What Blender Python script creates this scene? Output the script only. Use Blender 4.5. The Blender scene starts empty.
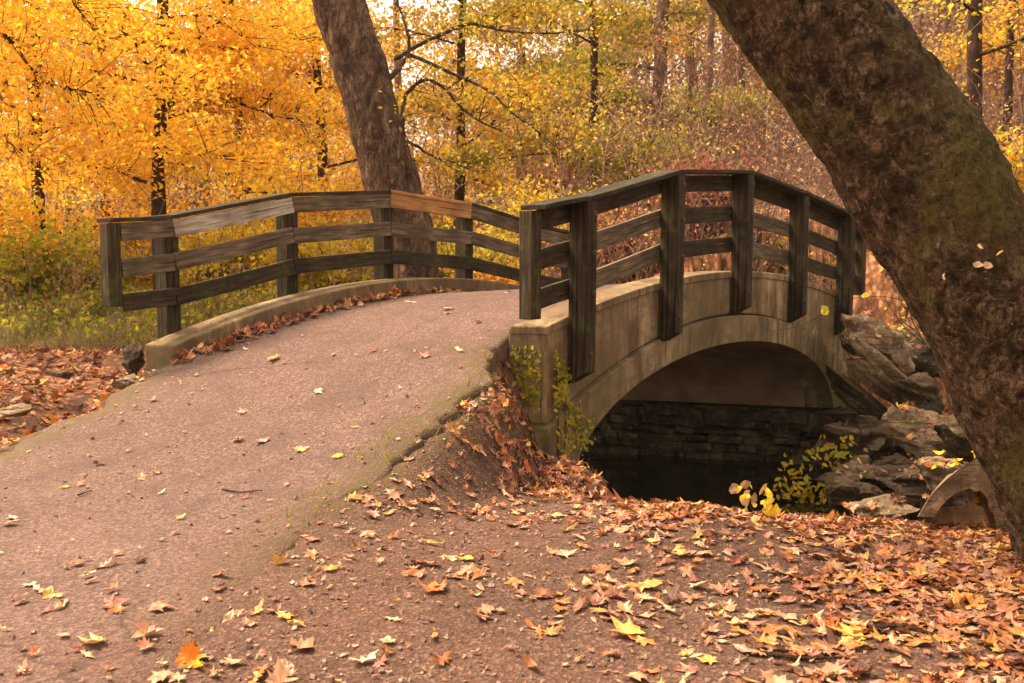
import bpy, math, random
import numpy as np
from mathutils import Vector, Matrix
from mathutils.bvhtree import BVHTree

rng = np.random.default_rng(7)
random.seed(7)
sc = bpy.context.scene
COL = sc.collection
CZ = 1.5                                  # camera height over the foreground
PITCH = math.atan((341.5 - 250) / 1000.0)
F = 1000.0


# ---------------------------------------------------------------- helpers
def ray(u, v):
    x = (u - 512) / F; y = (341.5 - v) / F
    fy = math.cos(PITCH) + y * math.sin(PITCH)
    fz = -math.sin(PITCH) + y * math.cos(PITCH)
    return x / fy, fz / fy


def at(u, v, Y):
    a, b = ray(u, v)
    return Vector((a * Y, Y, CZ + b * Y))


def ss(a, b, x):
    t = np.clip((np.asarray(x, float) - a) / (b - a), 0, 1)
    return t * t * (3 - 2 * t)


def _hash(ix, iy, iz, seed):
    h = (ix.astype(np.int64) * 374761393 + iy.astype(np.int64) * 668265263 + iz.astype(np.int64) * 2147483647 + seed * 1274126177) & 0xffffffff
    h = ((h ^ (h >> 13)) * 1274126177) & 0xffffffff
    return ((h ^ (h >> 16)) & 0xffff) / 65535.0


def vnoise(p, seed=0):
    p = np.asarray(p, float)
    i = np.floor(p); f = p - i; f = f * f * (3 - 2 * f)
    r = 0
    for dx in (0, 1):
        for dy in (0, 1):
            for dz in (0, 1):
                w = (f[:, 0] if dx else 1 - f[:, 0]) * (f[:, 1] if dy else 1 - f[:, 1]) * (f[:, 2] if dz else 1 - f[:, 2])
                r = r + w * _hash(i[:, 0] + dx, i[:, 1] + dy, i[:, 2] + dz, seed)
    return r * 2 - 1


def fbm(p, octaves=4, seed=0, gain=.5):
    a = 1; r = 0; p = np.asarray(p, float)
    for k in range(octaves):
        r = r + a * vnoise(p * (2 ** k) + 17.3 * k, seed + k)
        a *= gain
    return r


def n2(x, y, s, octv=3, seed=0):
    x = np.asarray(x, float); y = np.asarray(y, float)
    sh = np.broadcast(x, y).shape
    x = np.broadcast_to(x, sh).ravel(); y = np.broadcast_to(y, sh).ravel()
    return fbm(np.stack([x * s, y * s, x * 0 + 3.7], 1), octv, seed).reshape(sh)


def mesh_np(name, V, Q, smooth=False, col=None, attrs=None):
    """V (n,3), Q (m,k) faces all of k corners"""
    me = bpy.data.meshes.new(name)
    V = np.asarray(V, np.float32); Q = np.asarray(Q, np.int32)
    k = Q.shape[1]
    me.vertices.add(len(V)); me.vertices.foreach_set('co', V.ravel())
    me.loops.add(Q.size); me.loops.foreach_set('vertex_index', Q.ravel())
    me.polygons.add(len(Q))
    me.polygons.foreach_set('loop_start', np.arange(0, Q.size, k, dtype=np.int32))
    me.polygons.foreach_set('loop_total', np.full(len(Q), k, np.int32))
    me.polygons.foreach_set('use_smooth', np.full(len(Q), smooth, bool))
    if col is not None:
        a = me.color_attributes.new('Col', 'FLOAT_COLOR', 'POINT')
        c = np.ones((len(V), 4), np.float32); c[:, :3] = col
        a.data.foreach_set('color', c.ravel())
    for nm, arr in (attrs or {}).items():
        a = me.attributes.new(nm, 'FLOAT', 'POINT')
        a.data.foreach_set('value', np.asarray(arr, np.float32).ravel())
    me.update(calc_edges=True)
    me.validate()
    return me


def link(name, me, mat=None, parent=None):
    o = bpy.data.objects.new(name, me)
    COL.objects.link(o)
    if mat is not None and me is not None and not me.materials:
        me.materials.append(mat)
    if parent is not None:
        o.parent = parent
    return o


def tag(o, label=None, cat=None, group=None, kind=None):
    if label: o['label'] = label
    if cat: o['category'] = cat
    if group: o['group'] = group
    if kind: o['kind'] = kind
    return o


def empty(name, loc=(0, 0, 0)):
    o = bpy.data.objects.new(name, None); COL.objects.link(o)
    o.location = loc; o.empty_display_size = .2
    return o


class MB:
    """collects quads / ngons in world space"""
    def __init__(s): s.v = []; s.f = []

    def add(s, vs, fs):
        b = len(s.v); s.v += [tuple(p) for p in vs]; s.f += [tuple(b + i for i in f) for f in fs]

    def hexa(s, c):  # 8 corners: bottom 4 ccw, top 4 ccw
        s.add(c, [(3, 2, 1, 0), (4, 5, 6, 7), (0, 1, 5, 4), (1, 2, 6, 5), (2, 3, 7, 6), (3, 0, 4, 7)])

    def build(s, name, mat, parent=None, smooth=False, bevel=0, off=None):
        me = bpy.data.meshes.new(name)
        v = s.v
        if off is not None: v = [(p[0] - off[0], p[1] - off[1], p[2] - off[2]) for p in v]
        me.from_pydata(v, [], s.f); me.update()
        if smooth:
            me.polygons.foreach_set('use_smooth', [True] * len(me.polygons))
        o = link(name, me, mat, parent)
        if bevel:
            m = o.modifiers.new('bevel', 'BEVEL'); m.width = bevel; m.segments = 2; m.limit_method = 'ANGLE'
        return o


def tube_np(P, R, sides=6, cap=True):
    P = np.asarray(P, float); R = np.asarray(R, float); n = len(P)
    T = np.gradient(P, axis=0); T /= np.linalg.norm(T, axis=1)[:, None] + 1e-9
    ref = np.array([.31, .2, .93]) if abs(T[0][2]) < .8 else np.array([1., .1, 0])
    U = np.cross(T, ref); U /= np.linalg.norm(U, axis=1)[:, None] + 1e-9
    W = np.cross(T, U)
    a = np.linspace(0, 2 * math.pi, sides, endpoint=False)
    V = P[:, None, :] + R[:, None, None] * (np.cos(a)[None, :, None] * U[:, None, :] + np.sin(a)[None, :, None] * W[:, None, :])
    V = V.reshape(-1, 3)
    i = np.arange(n - 1)[:, None] * sides; j = np.arange(sides)[None, :]; jn = (j + 1) % sides
    Q = np.stack([i + j, i + jn, i + jn + sides, i + j + sides], -1).reshape(-1, 4)
    return V, Q


class NPB:
    def __init__(s): s.V = []; s.Q = []; s.C = []; s.n = 0

    def add(s, V, Q, C=None):
        s.V.append(V); s.Q.append(Q + s.n); s.n += len(V)
        if C is not None: s.C.append(np.broadcast_to(C, (len(V), 3)))

    def mesh(s, name, smooth=True, off=None):
        V = np.concatenate(s.V)
        if off is not None: V = V - np.asarray(off)
        return mesh_np(name, V, np.concatenate(s.Q), smooth, np.concatenate(s.C) if s.C else None)


def spline(pts, n):
    pts = np.asarray(pts, float)
    if len(pts) == 2:
        t = np.linspace(0, 1, n)[:, None]; return pts[0] * (1 - t) + pts[1] * t
    P = np.vstack([2 * pts[0] - pts[1], pts, 2 * pts[-1] - pts[-2]])
    out = []
    for q in np.linspace(0, len(pts) - 1 - 1e-6, n):
        i = int(q); t = q - i
        a, b, c, d = P[i], P[i + 1], P[i + 2], P[i + 3]
        out.append(.5 * ((2 * b) + (-a + c) * t + (2 * a - 5 * b + 4 * c - d) * t * t + (-a + 3 * b - 3 * c + d) * t ** 3))
    return np.array(out)


# ---------------------------------------------------------------- materials
def new_mat(name):
    m = bpy.data.materials.new(name); m.use_nodes = True
    nt = m.node_tree; nt.nodes.clear()
    out = nt.nodes.new('ShaderNodeOutputMaterial')
    return m, nt, out


class NT:
    def __init__(s, nt): s.nt = nt

    def n(s, typ, **kw):
        x = s.nt.nodes.new('ShaderNode' + typ)
        ins = kw.pop('ins', {})
        for k, v in kw.items(): setattr(x, k, v)
        for k, v in ins.items():
            if isinstance(v, bpy.types.NodeSocket): s.nt.links.new(v, x.inputs[k])
            else: x.inputs[k].default_value = v
        return x

    def noise(s, co, scale, detail=4, rough=.55, dist=0):
        return s.n('TexNoise', ins={'Vector': co, 'Scale': scale, 'Detail': detail, 'Roughness': rough, 'Distortion': dist}).outputs['Fac']

    def mapping(s, co, scale=(1, 1, 1), rot=(0, 0, 0)):
        return s.n('Mapping', ins={'Vector': co, 'Scale': scale, 'Rotation': rot}).outputs[0]

    def ramp(s, fac, stops, interp='LINEAR'):
        r = s.n('ValToRGB', ins={'Fac': fac}); cr = r.color_ramp; cr.interpolation = interp
        while len(cr.elements) < len(stops): cr.elements.new(.5)
        for e, (p, c) in zip(cr.elements, stops):
            e.position = p; e.color = (c[0], c[1], c[2], 1) if not isinstance(c, (int, float)) else (c, c, c, 1)
        return r.outputs[0]

    def mix(s, fac, a, b, mode='MIX'):
        m = s.n('MixRGB', blend_type=mode)
        for k, v in (('Fac', fac), ('Color1', a), ('Color2', b)):
            if isinstance(v, bpy.types.NodeSocket): s.nt.links.new(v, m.inputs[k])
            elif k == 'Fac': m.inputs[k].default_value = v
            else: m.inputs[k].default_value = (*v, 1)
        return m.outputs[0]

    def math(s, op, a, b=0., clamp=False):
        m = s.n('Math', operation=op, use_clamp=clamp)
        for i, v in enumerate((a, b)):
            if isinstance(v, bpy.types.NodeSocket): s.nt.links.new(v, m.inputs[i])
            else: m.inputs[i].default_value = v
        return m.outputs[0]

    def bump(s, h, strength=.5, dist=.02, normal=None):
        ins = {'Height': h, 'Strength': strength, 'Distance': dist}
        if normal is not None: ins['Normal'] = normal
        return s.n('Bump', ins=ins).outputs[0]

    def bsdf(s, out, color, rough=.85, spec=.3, normal=None):
        ins = {'Base Color': color if isinstance(color, bpy.types.NodeSocket) else (*color, 1), 'Roughness': rough, 'Specular IOR Level': spec}
        if normal is not None: ins['Normal'] = normal
        b = s.n('BsdfPrincipled', ins=ins)
        s.nt.links.new(b.outputs[0], out.inputs['Surface'])
        return b


def geo_co(t): return t.n('NewGeometry').outputs['Position']
def obj_co(t): return t.n('TexCoord').outputs['Object']


def mat_leaf(name, trans=.45, gloss=.05):
    m, nt, out = new_mat(name); t = NT(nt)
    c = t.n('Attribute', attribute_name='Col').outputs['Color']
    nz = t.noise(geo_co(t), 35, 2)
    c = t.mix(1, c, t.ramp(nz, [(.3, .78), (.7, 1.1)]), 'MULTIPLY')
    d = t.n('BsdfDiffuse', ins={'Color': c}).outputs[0]
    tr = t.n('BsdfTranslucent', ins={'Color': c}).outputs[0]
    g = t.n('BsdfGlossy', ins={'Color': (1, 1, 1, 1), 'Roughness': .45}).outputs[0]
    a = t.n('MixShader', ins={'Fac': trans, 1: d, 2: tr}).outputs[0]
    b = t.n('MixShader', ins={'Fac': gloss, 1: a, 2: g}).outputs[0]
    nt.links.new(b, out.inputs['Surface'])
    return m


M_leaf = mat_leaf('leaf_living', .52, .012)
M_litter = mat_leaf('leaf_fallen', .12, .03)


def mat_bark(name, dark, mid, pale, moss=.0, scale=1., stretch=.35, strength=.8, lichen=.5, moss_at=.54):
    m, nt, out = new_mat(name); t = NT(nt); co = obj_co(t)
    cs = t.mapping(co, (1, 1, stretch))
    warp = t.mix(.10, cs, t.n('TexNoise', ins={'Vector': cs, 'Scale': 6. * scale, 'Detail': 4.}).outputs['Color'])
    wob = t.noise(cs, 6 * scale, 8, .72, .8)
    v = t.n('TexVoronoi', feature='DISTANCE_TO_EDGE', ins={'Vector': warp, 'Scale': 11. * scale}).outputs['Distance']
    vc = t.n('TexVoronoi', ins={'Vector': warp, 'Scale': 11. * scale}).outputs['Color']
    fine = t.noise(cs, 16 * scale, 6, .8)
    big = t.noise(co, 1.7 * scale, 4, .6)
    c = t.ramp(wob, [(.38, dark), (.5, mid), (.62, pale)])
    c = t.mix(.35, c, t.mix(1, c, t.ramp(vc, [(.2, .35), (.8, 1.9)]), 'MULTIPLY'))
    c = t.mix(t.ramp(fine, [(.40, .85), (.52, 0.)]), c, dark)
    c = t.mix(t.ramp(v, [(0, .4), (.07, 0.)]), c, tuple(x * .5 for x in dark))
    pt = t.noise(co, 3.2, 5, .7, .5)
    c = t.mix(t.ramp(pt, [(.5, 0.), (.6, .35)]), c, (.14, .07, .04))
    c = t.mix(t.ramp(big, [(.4, .0), (.62, .45)]), c, tuple(x * .7 for x in dark))
    sp = t.noise(co, 11 * scale, 5, .7, .6)
    c = t.mix(t.ramp(sp, [(.62, 0.), (.68, lichen)]), c, tuple(min(1, x * 1.9) for x in pale))
    if moss:
        mk = t.ramp(t.noise(co, 1.5, 5, .65), [(moss_at, 0.), (moss_at + .1, moss)])
        fk = t.ramp(fine, [(.40, .15), (.55, 1.)])
        c = t.mix(t.mix(1, mk, fk, 'MULTIPLY'), c, (.15, .125, .028))
    h = t.math('ADD', t.math('MULTIPLY', wob, 1.4), t.math('ADD', t.math('MULTIPLY', fine, .8), t.math('MULTIPLY', t.ramp(v, [(0, 0.), (.15, 1.)]), .22)))
    t.bsdf(out, c, .95, .1, t.bump(h, strength, .04))
    return m


M_bark_big = mat_bark('bark_leaning', (.028, .016, .009), (.13, .078, .044), (.31, .20, .125), .75, 2.6, .8, 1., .65, .52)
M_bark_mid = mat_bark('bark_mid', (.05, .027, .019), (.17, .10, .07), (.34, .22, .16), .3, 1.5, .35, 1.)
M_bark_thin = mat_bark('bark_thin', (.035, .018, .012), (.07, .038, .025), (.12, .07, .05), .2, 2.)
M_bark_grey = mat_bark('bark_far', (.13, .08, .06), (.24, .15, .115), (.36, .25, .19), .1, 1.2)


def mat_wood(name, a, b, c_, mossy=.3, axis=0):
    m, nt, out = new_mat(name); t = NT(nt)
    co = obj_co(t)
    st = [14, 14, 14]; st[axis] = .9
    g = t.mapping(co, tuple(st))
    gr = t.noise(g, 2.2, 6, .65, .4)
    st2 = [70, 70, 70]; st2[axis] = 2.5
    fine = t.noise(t.mapping(co, tuple(st2)), 1.5, 4, .6)
    big = t.noise(geo_co(t), 2.3, 4, .6)
    col = t.ramp(gr, [(.3, a), (.5, b), (.7, c_)])
    col = t.mix(t.ramp(fine, [(.3, .75), (.62, 0.)]), col, tuple(x * .4 for x in a))
    col = t.mix(t.ramp(big, [(.42, 0.), (.62, .6)]), col, tuple(x * .6 for x in a))
    mo = t.ramp(t.noise(geo_co(t), 5, 5, .7), [(.52, 0.), (.66, mossy)])
    col = t.mix(mo, col, (.07, .075, .012))
    st3 = [26, 26, 26]; st3[axis] = .55
    ck = t.ramp(t.noise(t.mapping(co, tuple(st3)), 1.3, 2, .5, .2), [(.60, 0.), (.64, .85)])
    col = t.mix(ck, col, tuple(x * .25 for x in a))
    h = t.math('SUBTRACT', t.math('ADD', gr, t.math('MULTIPLY', fine, .6)), t.math('MULTIPLY', ck, .8))
    t.bsdf(out, col, .85, .25, t.bump(h, .55, .008))
    return m


# boards are built with local x along the board, posts with local z up
M_board = mat_wood('wood_board', (.060, .040, .026), (.21, .15, .10), (.40, .31, .22), .35, 0)
M_board_dark = mat_wood('wood_board_dark', (.018, .011, .006), (.062, .040, .022), (.16, .11, .065), .6, 0)
M_board_pale = mat_wood('wood_board_pale', (.26, .20, .15), (.58, .49, .40), (.80, .72, .62), .05, 0)
M_board_new = mat_wood('wood_board_new', (.34, .15, .055), (.60, .29, .11), (.72, .40, .17), .08, 0)
M_post = mat_wood('wood_post', (.016, .010, .005), (.056, .035, .017), (.15, .098, .052), .75, 2)
M_cap = mat_wood('wood_cap', (.020, .013, .007), (.052, .036, .020), (.12, .088, .052), .8, 0)


def mat_concrete():
    m, nt, out = new_mat('concrete_aged'); t = NT(nt); co = geo_co(t)
    big = t.noise(co, 1.1, 5, .6, .3)
    st = t.noise(t.mapping(co, (3.4, 3.4, .3)), 2.2, 6, .65)
    fine = t.noise(co, 45, 5, .7)
    mid = t.noise(co, 7, 5, .65)
    c = t.ramp(big, [(.36, (.13, .084, .045)), (.5, (.27, .18, .10)), (.64, (.48, .345, .21))])
    c = t.mix(t.ramp(st, [(.40, .55), (.56, 0.)]), c, (.13, .08, .038))
    drip = t.noise(t.mapping(co, (9, 9, .5)), 1.6, 4, .6)
    c = t.mix(t.math('MULTIPLY', t.ramp(drip, [(.56, 0.), (.64, .8)]), t.ramp(big, [(.42, 0.), (.55, 1.)])), c, (.055, .038, .022))
    c = t.mix(t.ramp(st, [(.62, 0.), (.75, .3)]), c, (.46, .34, .21))
    gr_ = t.noise(co, 4.5, 6, .75, .4)
    c = t.mix(t.ramp(gr_, [(.46, 0.), (.58, .65)]), c, (.135, .11, .07))
    stain = t.noise(t.mapping(co, (1.6, 1.6, .5)), 2.1, 6, .7, .5)
    c = t.mix(t.ramp(stain, [(.5, 0.), (.62, .8)]), c, (.085, .055, .028))
    c = t.mix(t.ramp(fine, [(.25, .6), (.55, 0.)]), c, (.13, .085, .05))
    geo = t.n('NewGeometry').outputs['Position']
    z = t.n('SeparateXYZ', ins={0: geo}).outputs[2]
    low = t.n('MapRange', ins={0: z, 1: .75, 2: -.4, 3: 0., 4: 1.}).outputs[0]
    ms = t.math('MULTIPLY', t.ramp(mid, [(.40, 0.), (.6, .85)]), t.ramp(low, [(0, .06), (1, 1.)]))
    c = t.mix(ms, c, (.09, .085, .018))
    pits = t.n('TexVoronoi', ins={'Vector': co, 'Scale': 60.}).outputs['Distance']
    h = t.math('ADD', t.math('MULTIPLY', fine, .6), t.math('ADD', t.math('MULTIPLY', mid, .8), t.math('MULTIPLY', t.ramp(pits, [(0, 0.), (.25, 1.)]), .2)))
    t.bsdf(out, c, .92, .2, t.bump(h, .45, .015))
    return m


M_conc = mat_concrete()
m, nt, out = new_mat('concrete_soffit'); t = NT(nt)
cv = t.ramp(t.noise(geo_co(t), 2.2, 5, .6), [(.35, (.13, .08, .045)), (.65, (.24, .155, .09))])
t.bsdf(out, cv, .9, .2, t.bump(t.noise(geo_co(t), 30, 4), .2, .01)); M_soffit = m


def mat_stone(name, a, b, c_, moss=.4, sc_=3.):
    m, nt, out = new_mat(name); t = NT(nt); co = geo_co(t)
    n1 = t.noise(co, sc_, 6, .65, .5); f = t.noise(co, 28, 5, .7)
    lay = t.noise(t.mapping(co, (2, 2, 16)), 1.4, 4, .6)
    c = t.ramp(n1, [(.3, a), (.5, b), (.7, c_)])
    c = t.mix(t.ramp(f, [(.3, .7), (.55, 0.)]), c, tuple(x * .5 for x in a))
    c = t.mix(t.ramp(lay, [(.35, .5), (.5, 0.)]), c, tuple(x * .6 for x in a))
    mo = t.ramp(t.noise(co, 5, 5, .7), [(.5, 0.), (.64, moss)])
    c = t.mix(mo, c, (.08, .08, .02))
    sp = t.noise(co, 13, 5, .7)
    c = t.mix(t.ramp(sp, [(.58, 0.), (.66, .5)]), c, tuple(min(1, x * 1.5) for x in c_))
    h = t.math('ADD', t.math('MULTIPLY', f, .9), t.math('ADD', t.math('MULTIPLY', n1, 1.5), t.math('MULTIPLY', lay, 1.2)))
    t.bsdf(out, c, .9, .2, t.bump(h, .9, .035))
    return m


M_rock = mat_stone('rock_grey', (.08, .048, .028), (.21, .14, .085), (.40, .29, .19), .4)
M_rock_dark = mat_stone('rock_dark', (.030, .019, .012), (.085, .056, .034), (.21, .145, .095), .5)
M_rubble = mat_stone('rubble_dark', (.018, .012, .008), (.055, .038, .024), (.20, .145, .095), .3, 4.)  # stone tones darker than the bank rocks, paler flecks at random
M_rock_pale = mat_stone('rock_pale', (.12, .075, .042), (.28, .19, .12), (.45, .33, .22), .15)


def mat_path():
    m, nt, out = new_mat('asphalt_old'); t = NT(nt); co = geo_co(t)
    big = t.noise(co, .7, 5, .6, .3); mid = t.noise(co, 4, 5, .65)
    v = t.n('TexVoronoi', ins={'Vector': co, 'Scale': 75., 'Randomness': 1.})
    v2 = t.n('TexVoronoi', ins={'Vector': co, 'Scale': 34., 'Randomness': 1.})
    fine = t.noise(co, 95, 4, .7)
    c = t.ramp(big, [(.35, (.070, .038, .030)), (.65, (.140, .078, .064))])
    c = t.mix(.6, c, t.ramp(v.outputs['Color'], [(.1, (.035, .018, .014)), (.5, (.118, .066, .053)), (.95, (.33, .21, .17))]))
    c = t.mix(t.ramp(fine, [(.3, .65), (.55, 0.)]), c, (.08, .05, .038))
    patch = t.noise(co, 1.9, 6, .7, .8)
    c = t.mix(t.ramp(patch, [(.5, 0.), (.6, .5)]), c, (.075, .040, .034))
    c = t.mix(t.ramp(mid, [(.5, 0.), (.7, .5)]), c, (.09, .048, .037))
    mo = t.n('Attribute', attribute_name='moss').outputs['Fac']
    mk = t.math('MULTIPLY', mo, t.ramp(t.noise(co, 9, 5, .7), [(.36, 0.), (.56, 1.)]))
    c = t.mix(mk, c, (.085, .060, .018))
    so = t.n('Attribute', attribute_name='soil').outputs['Fac']
    sk = t.math('MULTIPLY', so, t.ramp(mid, [(.35, .4), (.6, 1.)]))
    c = t.mix(sk, c, t.mix(t.ramp(v.outputs['Color'], [(.2, 0.), (.8, .6)]), (.07, .034, .024), (.19, .105, .078)))
    # a few hairline cracks
    cr = t.n('TexVoronoi', feature='DISTANCE_TO_EDGE', ins={'Vector': t.mix(.25, co, t.n('TexNoise', ins={'Vector': co, 'Scale': 2.5, 'Detail': 4.}).outputs['Color']), 'Scale': .55}).outputs['Distance']
    ck = t.math('MULTIPLY', t.ramp(cr, [(0, 1.), (.006, 0.)]), t.ramp(big, [(.48, 0.), (.56, .75)]))
    c = t.mix(ck, c, (.035, .02, .015))
    h = t.math('ADD', t.math('MULTIPLY', v.outputs['Distance'], .8), t.math('ADD', t.math('MULTIPLY', v2.outputs['Distance'], .5), t.math('MULTIPLY', fine, .5)))
    t.bsdf(out, c, .88, .3, t.bump(h, .7, .010))
    return m


def mat_ground():
    m, nt, out = new_mat('soil_litter'); t = NT(nt); co = geo_co(t)
    big = t.noise(co, 1.3, 5, .6, .3); mid = t.noise(co, 9, 5, .65)
    v = t.n('TexVoronoi', ins={'Vector': co, 'Scale': 70., 'Randomness': 1.})
    v3 = t.n('TexVoronoi', ins={'Vector': t.mapping(co, (1, 1, .3)), 'Scale': 17., 'Randomness': 1.})
    fine = t.noise(co, 80, 4, .7)
    soil = t.ramp(big, [(.35, (.062, .030, .021)), (.65, (.130, .066, .046))])
    soil = t.mix(.5, soil, t.ramp(v.outputs['Color'], [(.1, (.045, .025, .017)), (.6, (.13, .068, .048)), (.95, (.34, .21, .155))]))
    soil = t.mix(t.ramp(mid, [(.5, 0.), (.68, .55)]), soil, (.075, .042, .028))
    soil = t.mix(t.ramp(fine, [(.3, .6), (.55, 0.)]), soil, (.04, .022, .015))
    lit = t.ramp(v3.outputs['Color'], [(0, (.08, .03, .015)), (.35, (.24, .09, .035)), (.65, (.34, .155, .07)), (.9, (.46, .25, .12)), (1, (.5, .27, .05))])
    lit = t.mix(t.ramp(v3.outputs['Distance'], [(.3, 0.), (.7, .7)]), lit, (.05, .022, .012))
    grs = t.ramp(mid, [(.35, (.045, .04, .012)), (.55, (.11, .12, .02)), (.7, (.2, .17, .03))])
    A = lambda n: t.n('Attribute', attribute_name=n).outputs['Fac']
    edge = t.ramp(t.noise(co, 5, 5, .7), [(.3, -.0), (.7, 1.)])
    lf = t.math('GREATER_THAN', t.math('ADD', A('litter'), t.math('MULTIPLY', edge, .9)), .95)
    c = t.mix(lf, soil, lit)
    mf = t.math('MULTIPLY', A('moss'), t.ramp(mid, [(.38, 0.), (.55, 1.)]))
    c = t.mix(mf, c, (.075, .055, .018))
    gf = t.math('MULTIPLY', A('grass'), t.ramp(edge, [(.3, .3), (.6, 1.)]))
    c = t.mix(gf, c, grs)
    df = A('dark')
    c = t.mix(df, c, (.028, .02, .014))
    h = t.math('ADD', t.math('MULTIPLY', v.outputs['Distance'], .6), t.math('ADD', t.math('MULTIPLY', mid, 1.0), t.math('MULTIPLY', fine, .5)))
    t.bsdf(out, c, .92, .2, t.bump(h, .8, .014))
    return m


M_path = mat_path(); M_ground = mat_ground()

m, nt, out = new_mat('creek_water'); t = NT(nt)
b = t.bsdf(out, (.012, .010, .006), .06, .5, t.bump(t.noise(geo_co(t), 5, 3), .12, .02)); M_water = m
m, nt, out = new_mat('steel_rust'); t = NT(nt)
b = t.bsdf(out, (.12, .075, .05), .55, .5); b.inputs['Metallic'].default_value = .6; M_bolt = m

# ---------------------------------------------------------------- bridge frame
O2 = np.array([.58, 8.55]); D = np.array([.631, .776]); D /= np.linalg.norm(D)
Pn = np.array([-D[1], D[0]])
SK = .42                                  # skew of the bridge
SPR, SPL = 1.5, 1.433


def B(s, w, z):
    p = O2 + D * s + Pn * w
    return (p[0], p[1], CZ + z)


def sw(x, y):
    rx = np.asarray(x) - O2[0]; ry = np.asarray(y) - O2[1]
    return rx * D[0] + ry * D[1], rx * Pn[0] + ry * Pn[1]


def zR(s): return -.245 - .036 * (np.asarray(s) - 3.0) ** 2
def zL(sg): return -.335 - .046 * (np.asarray(sg) - 3.1) ** 2


def zdeck(s, w):
    k = np.clip((np.asarray(w) - .37) / 3.0, 0, 1)
    return (zR(s) - .045) * (1 - k) + (zL(np.asarray(s) + 1.57) - .19) * k


def zpath(x, y):
    s, w = sw(x, y)
    d = zdeck(s, w)
    k = 7.
    e = np.clip((d + 1.52) * k, -30, 30)
    return -1.52 + np.log1p(np.exp(e)) / k + .012 * n2(x, y, .9, 2, 5)


# path edges
Redge = [(-.9, -5), (-1.15, -1), (-1.3, 2), (-1.3, 3.4), (-1.24, 4.5), (-1.02, 5.5), (-.86, 6.15), (-.62, 6.62), (-.36, 7.0), (-.22, 7.6)]
Ledge = [(-5.4, -4), (-5.1, 0), (-4.8, 3), (-4.55, 4.8), (-4.25, 6.2), (-3.98, 7.3), (-3.78, 7.9), (-3.55, 8.4), (-3.42, 8.75), (-3.3, 9.0)]
br = np.linspace(0, 1, 12)
for q in br:
    a = B(-.5 + q * 7.08, .385, 0); c = B(-2.0 + q * 7.1, 3.365, 0)
    Redge.append(a[:2]); Ledge.append(c[:2])
Redge += [(5.6, 15.2), (7.5, 17), (12, 20)]
Ledge += [(2.6, 16.5), (5.0, 19), (10, 23)]
RS = spline(Redge, 420); LS = spline(Ledge, 420)
wob = n2(np.arange(420) * .11, 0, 1, 4, 3)
wobL = n2(np.arange(420) * .09, 5, 1, 4, 9)
s_, _ = sw(RS[:, 0], RS[:, 1])
onb = ((s_ > -.7) & (s_ < 6.6)).astype(float)
sL_, _ = sw(LS[:, 0], LS[:, 1])
onbL = ((sL_ > -2.0) & (sL_ < 5.2)).astype(float)
dirv = (RS - LS); dirv /= np.linalg.norm(dirv, axis=1)[:, None]
RS = RS + dirv * ((1 - onb) * wob * .13)[:, None]
LS = LS + dirv * ((1 - onbL) * wobL * .16)[:, None]
CL = (RS + LS) / 2; HW = np.linalg.norm(RS - LS, axis=1) / 2
on_bridge = (onb > 0)


def path_lat(x, y):
    """signed distance outside the path's edge (negative inside) and station"""
    x = np.ravel(x); y = np.ravel(y)
    best = np.full(len(x), 1e9); idx = np.zeros(len(x), int); side = np.zeros(len(x))
    for i in range(0, 420, 2):
        t_ = dirv[i]
        rx = x - CL[i, 0]; ry = y - CL[i, 1]
        lat = rx * t_[0] + ry * t_[1]
        lon = -rx * t_[1] + ry * t_[0]
        ex = np.maximum(np.abs(lat) - HW[i], 0)
        d2 = ex ** 2 + lon ** 2
        m_ = d2 < best
        best[m_] = d2[m_]; idx[m_] = i; side[m_] = (np.abs(lat) - HW[i])[m_]
    out_ = np.where(side < 0, np.where(best < .05, side, np.sqrt(best)), np.sqrt(best))
    return out_, idx


AX = np.array([(-60, 30), (-25, 19), (-12, 15.3), (-6.5, 13.6), (-1.5, 11.95), (2.41, 10.8), (5.5, 9.8), (9, 8.2), (20, 3), (60, -10)], float)


def creek_dist(x, y):
    best = np.full(np.shape(x), 1e9); sgn = np.zeros(np.shape(x))
    for a, b in zip(AX[:-1], AX[1:]):
        ab = b - a; L = ab @ ab
        t_ = np.clip(((x - a[0]) * ab[0] + (y - a[1]) * ab[1]) / L, 0, 1)
        dx = x - a[0] - t_ * ab[0]; dy = y - a[1] - t_ * ab[1]
        d = np.hypot(dx, dy); m_ = d < best
        best = np.where(m_, d, best)
        sgn = np.where(m_, np.sign(ab[0] * dy - ab[1] * dx), sgn)
    return best, sgn     # sgn +1 = beyond (far) side, -1 = camera side


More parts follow.
